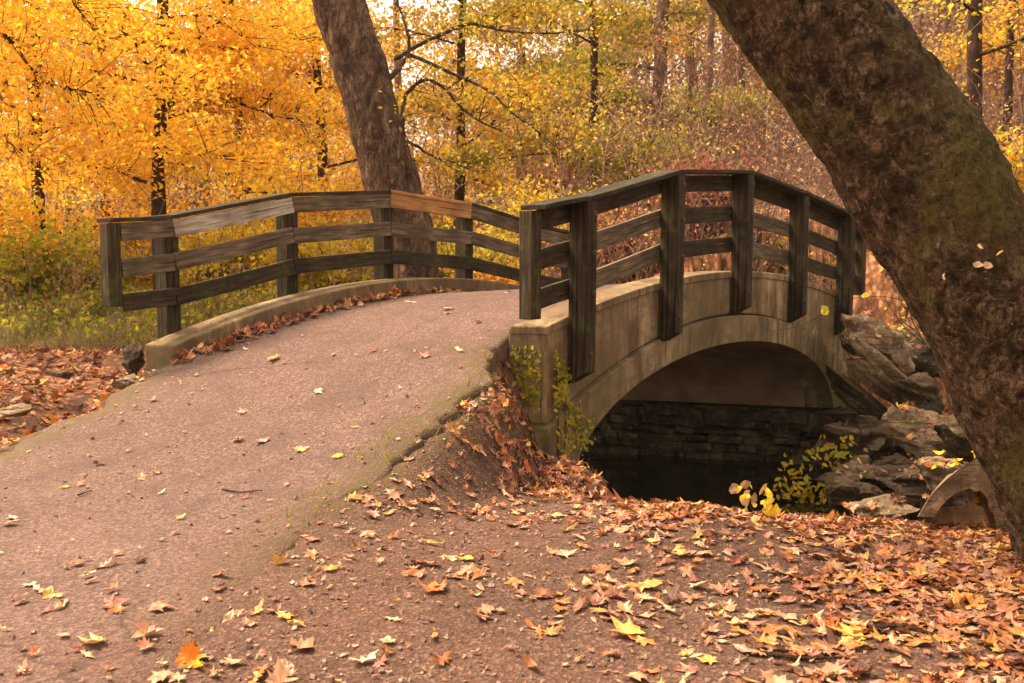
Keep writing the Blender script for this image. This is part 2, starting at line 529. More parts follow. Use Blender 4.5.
def ground_z(x, y):
    x = np.ravel(np.asarray(x, float)); y = np.ravel(np.asarray(y, float))
    d, sg = creek_dist(x, y)
    far = sg > 0
    bed = -2.98 + 1.32 * (1 - ss(-6.0, -1.2, x)) + .06 * n2(x, y, 1.4, 3, 2)
    near_top = -1.53 - .22 * np.exp(-(np.maximum(d - 4.2, 0) / 1.1)) + .035 * n2(x, y, 1.1, 3, 11)
    r = x / np.maximum(y, 1)
    hill = (2.2 + 10.5 * ss(.02, .32, r)) * ss(15, 62, y) + (1.6 * ss(.05, .25, r)) * ss(11, 16, y)
    far_top = -1.30 + .10 * n2(x, y, .35, 3, 21) + hill + 1.2 * ss(60, 140, y) * 8
    top = np.where(far, far_top, near_top)
    de = d + 1.5 * np.exp(-((x - .3) ** 2 + (y - 8.1) ** 2) / .55 ** 2) + .16 * n2(x, y, 2.2, 3, 31)
    k = ss(2.5, 4.35, de)
    k = np.where(far, ss(2.6, 5.0, de), k ** .85)
    z = bed * (1 - k) + top * k
    # embankments that carry the path
    lat, ix = path_lat(x, y)
    s, w = sw(x, y)
    nb = 1 - (ss(-.42, -.1, s + SK * np.clip(w, 0, 3.4) * .9) * (1 - ss(6.3, 7.2, s + SK * np.clip(w, 0, 3.4))))
    zp = zpath(x, y) - .05
    wide = .50 + .25 * (x < -2.5) - .16 * np.exp(-((x - .1) ** 2 + (y - 8.0) ** 2) / .6)
    zo = zp + .036 * (1 - ss(5.7, 6.7, y)) - .012 * ss(6.0, 6.8, y)
    wt = (1 - ss(0.02, 1., lat / wide)) * nb
    wt = wt * (1 - .42 * np.exp(-((x - .25) ** 2 + (y - 8.0) ** 2) / .16))
    near = 1 - ss(4.6, 6.0, y)
    zn = zpath(x, y) + .006 + .02 * n2(x, y, 3, 3, 91)
    wn = (1 - ss(.1, .9, lat)) * near * (x > -3)
    z = z + (zn - z) * wn
    z = np.where(zo > z, z + (zo - z) * wt, np.where(lat < -.03, np.minimum(z, zp + .062 * near * (x > -3) * (1 - ss(-.02, .16, -lat + .1 * n2(x, y, 4, 3, 93)))), z))
    return z + .008 * n2(x, y, 7, 2, 41)


# ---------------------------------------------------------------- ground sheet
def axis(lo, hi, f0, f1, step, g):
    a = list(np.arange(f0, f1, step)); st = step
    while a[-1] < hi: st *= g; a.append(a[-1] + st)
    st = step
    while a[0] > lo: st *= g; a.insert(0, a[0] - st)
    return np.array(a)


gx = axis(-170, 170, -6.5, 5.5, .065, 1.12)
gy = axis(-25, 260, 2.4, 13.8, .065, 1.08)
X, Y = np.meshgrid(gx, gy)
Z = ground_z(X, Y)
xr, yr = X.ravel(), Y.ravel()
nx, ny = len(gx), len(gy)
i = np.arange(ny - 1)[:, None] * nx + np.arange(nx - 1)[None, :]
Q = np.stack([i, i + 1, i + 1 + nx, i + nx], -1).reshape(-1, 4)
GV = np.stack([xr, yr, Z + CZ], 1)
lat, _ = path_lat(xr, yr)
dcr, sgn = creek_dist(xr, yr)
rr = xr / np.maximum(yr, 1)
left_bank = ss(-3.2, -4.2, xr) * ss(6, 8, yr)
litter = np.clip(.75 * ss(1.2, 2.8, xr) * ss(2.5, 5.5, yr) * (sgn < 0) + (sgn > 0) * (.8 - .5 * ss(17, 24, yr)) * (xr > -3) + left_bank * .55 + .5 * np.exp(-((xr - .1) ** 2 + (yr - 7.7) ** 2) / .6), 0, 1)
grass = (sgn > 0) * ss(3, 8, -xr) * ss(16, 18.5, yr) * (1 - ss(30, 50, yr)) * .9
moss = np.exp(-(np.maximum(lat, 0) / .18) ** 2) * ss(4.2, 6., yr) * (yr < 9.6) * (.55 + .45 * (xr < -2))
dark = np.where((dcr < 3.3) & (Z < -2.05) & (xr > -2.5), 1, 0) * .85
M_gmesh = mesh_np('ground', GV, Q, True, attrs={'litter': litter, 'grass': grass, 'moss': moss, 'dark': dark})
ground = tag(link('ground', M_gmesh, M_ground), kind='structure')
BVH_g = BVHTree.FromPolygons(GV.tolist(), Q.tolist())

# path sheet
NA = 40
tt = np.linspace(0, 1, NA)
PX = LS[:, None, 0] * (1 - tt) + RS[:, None, 0] * tt
PY = LS[:, None, 1] * (1 - tt) + RS[:, None, 1] * tt
PZ = zpath(PX, PY) + CZ + .004 * n2(PX, PY, 6, 2, 4)
drop = np.zeros(NA); drop[0] = drop[-1] = .26; drop[1] = drop[-2] = .028; drop[2] = drop[-3] = .006
tt2 = np.concatenate([[0, 0.004, .015], tt[3:-3], [.985, .996, 1]])
PX = LS[:, None, 0] * (1 - tt2) + RS[:, None, 0] * tt2
PY = LS[:, None, 1] * (1 - tt2) + RS[:, None, 1] * tt2
PZ = zpath(PX, PY) + CZ + .004 * n2(PX, PY, 6, 2, 4) - drop[None, :]
PV = np.stack([PX.ravel(), PY.ravel(), PZ.ravel()], 1)
i = np.arange(420 - 1)[:, None] * NA + np.arange(NA - 1)[None, :]
PQ = np.stack([i, i + 1, i + 1 + NA, i + NA], -1).reshape(-1, 4)
edge = np.minimum(tt2 * 3.6, (1 - tt2) * 3.6)[None, :] + 0 * PX
offb = (1 - onb[:, None]) + 0 * PX
mossP = (np.exp(-(edge / .3) ** 2) * ss(2.5, 4.8, PY) * (.45 + .55 * offb)).ravel()
rd = (1 - tt2)[None, :] * 3.6 + 0 * PX
soilP = (np.exp(-(rd / .45) ** 2) * (1 - ss(4.5, 6.5, PY)) + .8 * (1 - ss(2.8, 4.6, PY)) * ss(2.2, .5, rd)).ravel()
pm = mesh_np('path', PV, PQ[:, ::-1], True, attrs={'moss': mossP, 'soil': np.clip(soilP, 0, 1)})
path = tag(link('path', pm, M_path), kind='structure')
BVH_p = BVHTree.FromPolygons(PV.tolist(), PQ.tolist())

# water
wv = []
wx = [(-3.5, 14.5), (-3.5, 8.5), (25, -3), (25, 6), (8, 14)]
mb = MB(); mb.add([(x, y, CZ - 2.84) for x, y in wx], [(0, 1, 2, 3, 4)])
tag(mb.build('water', M_water), kind='structure')


def drop_on(x, y, top=30):
    best = None
    for bv in (BVH_g, BVH_p):
        h = bv.ray_cast(Vector((x, y, top)), Vector((0, 0, -1)))
        if h[0] is not None and (best is None or h[0].z > best[0].z): best = h
    return best


def pix(u, v):
    a, b_ = ray(u, v)
    dr = Vector((a, 1, b_)).normalized(); best = None
    for bv in (BVH_g, BVH_p):
        h = bv.ray_cast(Vector((0, 0, CZ)), dr)
        if h[0] is not None and (best is None or h[3] < best[3]): best = h
    return best


def gz(x, y):
    h = drop_on(x, y); return h[0].z if h else CZ - 1.5


# ---------------------------------------------------------------- bridge body
bridge = empty('footbridge', B(3, 1.8, -3.0))
tag(bridge, 'arched concrete footbridge with tan stained walls spanning the dark creek', 'bridge')
BOFF = tuple(bridge.location)


def extr(x): return -.71 - .0725 * np.asarray(x) ** 2
XC = 2.92


def intr(x):
    return -2.1 + 1.09 * np.sqrt(np.clip(1 - (np.asarray(x) / 2.95) ** 2, 0, 1))


def prism(poly, w0, w1, name, mat, cut=None, bevel=.012, skewed=True, subdiv=1):
    """poly: list of (sigma, z) ; side at width w"""
    mb = MB(); n = len(poly)
    ws = np.linspace(w0, w1, subdiv + 1)
    for w in ws:
        for (sg, z) in poly:
            mb.v.append(B(sg - (SK * w if skewed else SK * w0), w, z))
    for k in range(subdiv):
        a, b_ = k * n, (k + 1) * n
        for i_ in range(n):
            j = (i_ + 1) % n
            mb.f.append((a + i_, a + j, b_ + j, b_ + i_))
    return mb, n, subdiv


def profile_part(name, top, bot, w0, w1, mat, subdiv=1, bevel=.012):
    """strip between a top and a bottom polyline of equal length, extruded across the bridge"""
    n = len(top); mb = MB()
    for k in range(subdiv + 1):
        w = w0 + (w1 - w0) * k / subdiv
        for (sg, z) in top: mb.v.append(B(sg - SK * w, w, z))
        for (sg, z) in bot: mb.v.append(B(sg - SK * w, w, z))
    m2 = 2 * n
    for i_ in range(n - 1):
        mb.f.append((i_, n + i_, n + i_ + 1, i_ + 1))
        e = subdiv * m2
        mb.f.append((e + i_, e + i_ + 1, e + n + i_ + 1, e + n + i_))
    for k in range(subdiv):
        a, c = k * m2, (k + 1) * m2
        for i_ in range(n - 1):
            mb.f.append((a + i_, a + i_ + 1, c + i_ + 1, c + i_))
            mb.f.append((a + n + i_, c + n + i_, c + n + i_ + 1, a + n + i_ + 1))
        mb.f.append((a, c, c + n, a + n))
        mb.f.append((a + n - 1, a + 2 * n - 1, c + 2 * n - 1, c + n - 1))
    o = mb.build(name, mat, bridge, off=BOFF, bevel=bevel)
    return o


# arch rings (proud of the walls) : sigma from centre XC
def ring(w0, w1, name, far_cut=-2.1):
    xs = list(np.linspace(-3.28, 3.46, 61))
    top = []; bot = []
    for x in xs:
        top.append((XC + x, float(extr(x))))
        if x < -2.94: bz = -3.2
        elif x > 2.94: bz = far_cut
        else: bz = float(intr(x))
        bot.append((XC + x, bz))
    # insert exact springing points
    def ins(x, z, lst_t, lst_b):
        pass
    T, Bt = [], []
    for (a, b_) in zip(top, bot):
        T.append(a); Bt.append(b_)
    return profile_part(name, T, Bt, w0, w1, M_conc, 1, .012)


ringR = ring(.036, .36, 'arch_ring')
ringL = ring(3.39, 3.70, 'arch_ring')
xs = np.linspace(-2.95, 2.95, 81)
topv = [(XC + x, float(extr(x)) - .06) for x in xs]
botv = [(XC + x, float(intr(x)) + .012) for x in xs]
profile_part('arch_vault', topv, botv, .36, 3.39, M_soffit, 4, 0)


def wallpart(name, w0, w1, ztop, s0, s1):
    xs = np.linspace(s0, s1, 70)
    top = [(q, float(ztop(q - SK * w0) if ztop is zR else ztop(q))) for q in xs]
    bot = []
    for q in xs:
        x = q - XC
        bot.append((q, float(extr(x)) + .014 if abs(x) < 3.46 else -2.9))
    return profile_part(name, top, bot, w0, w1, M_conc, 1, .018)


wallR = wallpart('parapet_wall', .078, .385, zR, -.34, 6.5)
wallL = wallpart('parapet_wall', 3.365, 3.672, zL, -.36, 6.3)
wallL['label'] = 'low curb wall along the inner edge of the deck with leaves against it'
wallR['label'] = 'streaked concrete side wall over the arch with moss at its end'
# coping lip on the right wall
xs = np.linspace(-.35, 6.5, 60)
profile_part('coping', [(q, float(zR(q)) + .014) for q in xs], [(q, float(zR(q)) - .06) for q in xs], .060, .36, M_conc, 1, .012)
# near wing pier behind the ring (fills under the wall's near end)
profile_part('wing_wall', [(-.32, -1.0), (.0, -1.0)], [(-.32, -2.9), (.0, -2.9)], .09, .36, M_conc, 1, .01)


def masonry(name, sg, wa, wb, z0, z1, out_dir):
    """coursed rubble wall facing the creek"""
    mb = MB(); z = z0; r_ = random.Random(3)
    while z < z1 - .03:
        h = min(r_.uniform(.06, .17), z1 - z); w = wa + r_.uniform(-.2, .1)
        while w < wb - .05:
            L = min(r_.uniform(.12, .5), wb - w); pr = r_.uniform(0, .15) * out_dir
            g = .012
            c = []
            for zz in (z + g, z + h - g):
                for (ww, dd) in ((w + g, 0), (w + L - g, 0), (w + L - g, .4), (w + g, .4)):
                    s_a = sg + (pr if dd == 0 else -dd * out_dir)
                    jit = r_.uniform(-.028, .028)
                    c.append(B(s_a - SK * ww + jit, ww, zz + jit))
            if out_dir > 0: c = c[::-1][4:] + c[::-1][:4]
            mb.hexa(c)
            w += L
        z += h
    return mb.build(name, M_rubble, bridge, off=BOFF, bevel=.03)


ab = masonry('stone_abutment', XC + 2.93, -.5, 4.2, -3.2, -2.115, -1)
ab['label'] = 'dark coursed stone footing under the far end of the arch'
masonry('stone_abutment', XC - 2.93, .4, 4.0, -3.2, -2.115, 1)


# ---------------------------------------------------------------- railings
def oriented_box(name, a, b_, width, height, mat, parent, bevel=.006, roll=None, zoff=0):
    """box whose local x runs from a to b (centre line), width across, height up"""
    a = Vector(a); b_ = Vector(b_); d = b_ - a; L = d.length
    x = d.normalized(); y = Vector((Pn[0], Pn[1], 0)); z = x.cross(y).normalized(); y = z.cross(x)
    h, w = height / 2, width / 2
    nseg = max(2, int(L / .25))
    vs = []; fs = []
    rd_ = random.Random(hash(round(a.x * 100)) + hash(round(a.z * 1000)))
    bow = rd_.uniform(-.006, .006); tw = rd_.uniform(-.012, .012)
    for k in range(nseg + 1):
        q = k / nseg; xx = (q - .5) * L; by = bow * (1 - (2 * q - 1) ** 2) + rd_.uniform(-.0015, .0015)
        for (sy, sz) in ((-1, -1), (1, -1), (1, 1), (-1, 1)):
            vs.append((xx, sy * w + by + sz * h * tw * (q - .5), sz * h + by))
    for k in range(nseg):
        e = k * 4
        for j in range(4):
            fs.append((e + j, e + (j + 1) % 4, e + 4 + (j + 1) % 4, e + 4 + j))
    fs.append((3, 2, 1, 0)); e = nseg * 4; fs.append((e, e + 1, e + 2, e + 3))
    me = bpy.data.meshes.new(name); me.from_pydata(vs, [], fs); me.update()
    o = link(name, me, mat, parent)
    mid = (a + b_) / 2
    M = Matrix((x, y, z)).transposed().to_4x4(); M.translation = mid
    o.matrix_local = Matrix.Translation(-Vector(parent.location)) @ M
    if bevel:
        m_ = o.modifiers.new('bevel', 'BEVEL'); m_.width = bevel; m_.segments = 2; m_.limit_method = 'ANGLE'; m_.angle_limit = math.radians(50)
    return o


def post(parent, s, w0, w1, z0, z1, outer_sign, cut=.11, al=.15, mat=M_post):
    """square timber post, foot cut at a slant on its outer side; w0 inner .. w1 outer"""
    cs, cw = s, (w0 + w1) / 2
    base = Vector(B(cs, cw, z0)); me = bpy.data.meshes.new('post')
    h = z1 - z0; hw = abs(w1 - w0) / 2; ha = al / 2
    vs = []; fs = []; nz = 8
    for k in range(nz + 1):
        q = k / nz
        for (sx, sy) in ((-1, -1), (1, -1), (1, 1), (-1, 1)):
            z = q * h
            if k == 0 and sy == outer_sign: z = cut
            if k == 1: z = max(z, cut + .01)
            vs.append((sx * ha, sy * hw, z))
    for k in range(nz):
        e = k * 4
        for j in range(4): fs.append((e + j, e + (j + 1) % 4, e + 4 + (j + 1) % 4, e + 4 + j))
    fs.append((3, 2, 1, 0)); e = nz * 4; fs.append((e, e + 1, e + 2, e + 3))
    me.from_pydata(vs, [], fs); me.update()
    o = link('post', me, mat, parent)
    r_ = random.Random(int(s * 100) + int(w0 * 10))
    M = Matrix(((D[0], Pn[0], 0), (D[1], Pn[1], 0), (0, 0, 1))).to_4x4()
    M = M @ Matrix.Rotation(r_.uniform(-.008, .008), 4, 'X') @ Matrix.Rotation(r_.uniform(-.008, .008), 4, 'Y')
    M.translation = base - Vector(parent.location)
    o.matrix_local = M
    b_ = o.modifiers.new('bevel', 'BEVEL'); b_.width = .01; b_.segments = 2; b_.limit_method = 'ANGLE'; b_.angle_limit = math.radians(40)
    return o


def bolt(parent_post, lx, ly, lz, axis_y):
    V, Q_ = tube_np([(lx, ly, lz), (lx, ly + .006 * axis_y, lz), (lx, ly + .007 * axis_y, lz), (lx, ly + .022 * axis_y, lz)], [.024, .024, .013, .013], 8)
    mb = MB(); mb.add(V, [tuple(q) for q in Q_]); n = len(V); mb.f.append(tuple(range(n - 8, n)))
    return mb.build('bolt', M_bolt, parent_post)


BW, BT = .165, .040      # board height and thickness


def railing(right):
    if right:
        ts = [-.395, 0, 1, 2, 3, 4, 4.47]; zc = [.36, .455, .765, .85, .69, .475, .36]
        zb = [-.56, -1.15, -.91, -.72, -.88, -1.13, -.62]; sp = SPR; s0 = 0
        wo, wi, wb_, wc0, wc1 = -.115, .075, .097, -.13, .13; osn = -1
    else:
        ts = [-.41, 0, 1, 2, 3, 4, 4.5]; zc = [.29, .335, .61, .705, .61, .36, .27]
        zb = [-.52, -1.15, -.95, -.9, -.95, -1.1, -.55]; sp = SPL; s0 = -1.57
        wo, wi, wb_, wc0, wc1 = 3.865, 3.675, 3.653, 3.62, 3.88; osn = 1
    root = empty('railing', B(s0 + 2 * sp, wi, -.3))
    if right: tag(root, 'dark mossy timber railing bolted outside the concrete arch wall, nearer the creek opening', 'railing')
    else: tag(root, 'weathered timber railing beyond the path with one fresh orange board', 'railing')
    for i_, t_ in enumerate(ts):
        s = s0 + t_ * sp
        end = i_ in (0, len(ts) - 1)
        if end:
            p = post(root, s + (-.03 if i_ == 0 else .03), wb_ - osn * .022, wo + (-osn) * .10, zb[i_], zc[i_] - .045, osn, .0, .13)
        else:
            p = post(root, s, wi, wo, zb[i_], zc[i_] - .045, osn)
            hw = abs(wo - wi) / 2
            for dz in (.1, .43, .78) if right else (.1, .43, .78):
                lz = (zc[i_] - .045 - zb[i_]) - dz
                bolt(p, .03, osn * hw, lz, osn)
            if right: bolt(p, .0, osn * hw, .26, osn)
        
    for i_ in range(len(ts) - 1):
        ga, gb = .004, .004
        sa, sb = s0 + ts[i_] * sp + ga, s0 + ts[i_ + 1] * sp - gb
        ea, eb = sa - (.065 if i_ == 0 else 0), sb + (.065 if i_ == len(ts) - 2 else 0)
        if i_ == 0: sa += .04
        if i_ == len(ts) - 2: sb -= .04
        za, zb2 = zc[i_], zc[i_ + 1]
        cm = M_cap
        if not right and i_ == 3: cm = M_board_new
        c = oriented_box('cap_rail', B(ea, (wc0 + wc1) / 2, za - .02), B(eb, (wc0 + wc1) / 2, zb2 - .02), wc1 - wc0, .04, cm, root)
        for k, dz in enumerate((.045 + BW / 2, .37 + BW / 2, .70 + BW / 2)):
            bmt = M_board_dark if right or k == 2 else M_board
            lab = None
            if not right and k == 0 and i_ == 1: bmt = M_board_pale; lab = 'bleached pale grey board'
            if not right and k == 0 and i_ == 3: bmt = M_board_new; lab = 'fresh orange replacement board'
            if right and k == 0: bmt = M_board_dark
            if right and k > 0 and i_ in (1, 3): bmt = M_board
            j = random.uniform(-.008, .008)
            o = oriented_box('rail', B(sa, wb_, za - dz + j), B(sb, wb_, zb2 - dz + j * .5), BT, BW, bmt, root, .005)
            if lab: o['label'] = lab
        if not right and i_ == 3: c['label'] = 'fresh orange replacement cap board'
    return root


railR = railing(True)
railL = railing(False)


# ---------------------------------------------------------------- leaves
MAPLE = np.array([(0, -.50), (.05, -.30), (.30, -.42), (.26, -.22), (.52, -.10), (.40, .02), (.50, .28), (.26, .18), (.20, .30), (0, .62),
                  (-.20, .30), (-.26, .18), (-.50, .28), (-.40, .02), (-.52, -.10), (-.26, -.22), (-.30, -.42), (-.05, -.30)])
OVAL = np.array([(0, -.5), (.15, -.25), (.2, 0), (.14, .28), (0, .55), (-.14, .28), (-.2, 0), (-.15, -.25)])
OAK = np.array([(0, -.55), (.06, -.35), (.2, -.28), (.1, -.12), (.28, -.02), (.14, .1), (.3, .25), (.12, .3), (.1, .5), (0, .58),
                (-.1, .5), (-.12, .3), (-.3, .25), (-.14, .1), (-.28, -.02), (-.1, -.12), (-.2, -.28), (-.06, -.35)])


def leaf_fan(outline, size, curl, r_, cup=None):
    """curled leaf: centre ring + outline; returns V (n,3), tris"""
    n = len(outline)
    o = outline * size * (1 + r_.normal(0, .11, outline.shape)) * np.array([r_.uniform(.6, 1.05), 1.])
    o = o + (o[:, ::-1] ** 2 / size) * np.array([r_.normal(0, .25), r_.normal(0, .15)])
    inner = o * .45
    def zf(p):
        q = p / size
        rr_ = (q ** 2).sum(1)
        ax = math.cos(cup[0]) * q[:, 0] + math.sin(cup[0]) * q[:, 1]
        return size * (curl * rr_ * 1.1 + cup[1] * ax ** 2 * 2.0 + .07 * np.sin(q[:, 0] * 9 + cup[2]) * np.cos(q[:, 1] * 8))
    if cup is None: cup = (r_.uniform(0, 3.14), r_.uniform(-.3, .6), r_.uniform(0, 6))
    pts = np.vstack([[[0, 0]], inner, o])
    V = np.column_stack([pts, zf(pts)])
    tr = []
    for k in range(n):
        j = (k + 1) % n
        tr.append((0, 1 + k, 1 + j)); tr.append((1 + k, 1 + n + k, 1 + n + j)); tr.append((1 + k, 1 + n + j, 1 + j))
    return V, np.array(tr)


def rotmat(nrm, ang):
    z = Vector(nrm).normalized(); x = Vector((1, .013, .02)); x = (x - z * x.dot(z)).normalized(); y = z.cross(x)
    M = np.array([x, y, z]).T
    c, s = math.cos(ang), math.sin(ang)
    return M @ np.array([[c, -s, 0], [s, c, 0], [0, 0, 1]])


PAL_L = np.array([(.46, .21, .12), (.50, .27, .15), (.38, .155, .085), (.26, .10, .055), (.40, .155, .11), (.54, .24, .06), (.58, .33, .09), (.16, .065, .038), (.54, .34, .20), (.44, .16, .055), (.50, .15, .04), (.32, .115, .05), (.22, .06, .035)])
W_SPARSE = np.array([3, 2.8, 1.4, 1., 1.4, .9, 1.2, .9, 2.2, 1., .7, .6, .2]); W_SPARSE /= W_SPARSE.sum()
W_DENSE = np.array([1., 1.1, 1.5, 1.6, .8, 1.6, 1.1, 1.7, .5, 1.9, 1.2, 1.6, .6]); W_DENSE /= W_DENSE.sum()
W_RUST = np.array([.8, .4, 1.4, 1.6, .6, .8, .5, 1.4, .3, 1.6, 1.2, 1.4, .9]); W_RUST /= W_RUST.sum()


class Litter:
    def __init__(s): s.V = []; s.T = []; s.C = []; s.n = 0

    def leaf(s, pos, nrm, size, weights, tilt=.25, curl=None, lift=.004, kind=None, color=None):
        r_ = rng
        kd = kind if kind is not None else r_.choice(3, p=[.46, .24, .30])
        outl = (MAPLE, OVAL, OAK)[kd]
        V, T = leaf_fan(outl, size, r_.uniform(-.12, .28) if curl is None else curl, r_)
        nn = np.array(nrm) + r_.normal(0, tilt, 3)
        if nn[2] < .2: nn[2] = .2
        V = V @ rotmat(nn, r_.uniform(0, 6.28)).T
        V[:, 2] -= np.percentile(V[:, 2], 22)
        V = V + np.array(pos) + np.array([0, 0, lift])
        c = np.array(color) if color is not None else PAL_L[r_.choice(len(PAL_L), p=weights)] * r_.uniform(.65, 1.2)
        n = (len(V) - 1) // 2
        C = np.tile(c, (len(V), 1)) * (1 + r_.normal(0, .08, (len(V), 1)))
        s.V.append(V); s.T.append(T + s.n); s.C.append(C); s.n += len(V)

    def build(s, name, label, cat=None, group=None):
        me = mesh_np(name, np.concatenate(s.V), np.concatenate(s.T), False, np.concatenate(s.C))
        return tag(link(name, me, M_litter), label, cat, group, 'stuff')


def scatter(L, n, xr_, yr_, dens, size, weights, tilt=.25, lift=.004, surf=None):
    k = 0
    for _ in range(12):
        xs_ = rng.uniform(*xr_, n * 3); ys_ = rng.uniform(*yr_, n * 3)
        ok = rng.random(n * 3) < dens(xs_, ys_)
        for x, y in zip(xs_[ok], ys_[ok]):
            if k >= n: return
            h = drop_on(x, y)
            if not h or (h[0].z < CZ - 2.8): continue
            L.leaf(h[0], h[1] if h[1].z > 0 else -h[1], size(), weights, tilt, lift=lift + rng.uniform(0, .012)); k += 1


def inpath(x, y):
    return path_lat(x, y)[0] < 0


def S(a, b): return lambda: rng.uniform(a, b) if rng.random() < .75 else rng.uniform(b * .5, b * 1.15)


def fdens(a, b, x): return ss(a, b, x)


def outp(x, y, d): return np.where(inpath(x, y), 0, d)
def inp(x, y, d): return np.where(inpath(x, y), d, 0)


# sparse leaves over the soil between the path and the creek
L = Litter()
cl = lambda x, y: np.clip(n2(x, y, 1.3, 3, 77) * .9 + .55, .05, 1)
scatter(L, 1500, (-1.5, 3.6), (2.6, 7.6), lambda x, y: outp(x, y, cl(x, y) * .9), S(.04, .12), W_SPARSE, .16)
scatter(L, 1700, (-1.5, 3.6), (2.6, 7.6), lambda x, y: outp(x, y, .8), S(.015, .04), W_SPARSE, .4)
L.build('fallen_leaves', 'scattered pale maple leaves over the bare brown soil')
# dense drift at the right, in front of the leaning tree
L = Litter()
scatter(L, 5600, (.7, 4.4), (2.6, 7.2), lambda x, y: np.maximum(fdens(.0, .8, x - .55 - .28 * (y - 2.6) + .25 * n2(x, y, 1.6, 3, 78)), .9 * fdens(5.3, 6.1, y + .25 * n2(x, y, 1.6, 3, 78))) * (.45 + .55 * cl(x, y)), S(.035, .115), W_DENSE, .19, .006)
L.build('fallen_leaves', 'thick drift of orange and brown leaves at the foot of the leaning trunk')
# pile against the wing wall
L = Litter()
scatter(L, 700, (-.9, .75), (6.4, 8.6), lambda x, y: outp(x, y, np.exp(-((x - .12) ** 2 / .3 + (y - 7.6) ** 2 / .45))), S(.045, .105), W_DENSE, .34, .02)
L.build('fallen_leaves', 'heap of rust coloured leaves against the end of the bridge wall')
# along the curb
L = Litter(); k = 0
while k < 420:
    sg = rng.uniform(-.45, 5.0); off = abs(rng.normal(0, .10)) * (1.3 if sg < 2.4 else .7)
    if rng.random() > (1 if sg < 2.7 else .25) * (.35 + .65 * abs(math.sin(sg * 2.1 + .5))): continue
    w = 3.33 - off; s = sg - SK * 3.37
    x, y = B(s, w, 0)[:2]; h = drop_on(x, y)
    L.leaf(h[0], (-D[1] * .0, 0, 1), rng.uniform(.07, .13), W_RUST, .55, lift=.02 + .05 * math.exp(-off / .05) * rng.random()); k += 1
L.build('fallen_leaves', 'row of rust and orange leaves blown against the curb')
# left bank
L = Litter()
scatter(L, 4200, (-11, -3.3), (7.2, 17), lambda x, y: outp(x, y, .5 + .5 * cl(x, y)), S(.08, .17), W_DENSE, .4, .01)
L.build('fallen_leaves', 'carpet of brown and orange leaves on the dry creek bed left of the path')
# beyond the bridge and on the far bank
L = Litter()
scatter(L, 2600, (1.2, 12), (12.2, 22), lambda x, y: .3 + .7 * cl(x, y), S(.1, .2), W_DENSE, .4, .01)
L.build('fallen_leaves', 'orange leaves lying on the bank behind the boulders')
# crumbs on the path
L = Litter()
scatter(L, 260, (-4.4, -.2), (3.0, 8.8), lambda x, y: inp(x, y, .35 + .6 * (1 - fdens(3.5, 5, y))), S(.02, .05), W_SPARSE, .3)
scatter(L, 130, (-4.2, -.9), (2.6, 4.9), lambda x, y: inp(x, y, .8), S(.05, .11), W_SPARSE, .3)
scatter(L, 40, (-4, 1.5), (5, 12), lambda x, y: inp(x, y, .8), S(.04, .09), W_SPARSE, .3)
L.build('fallen_leaves', 'thin sprinkle of leaf bits over the asphalt path')

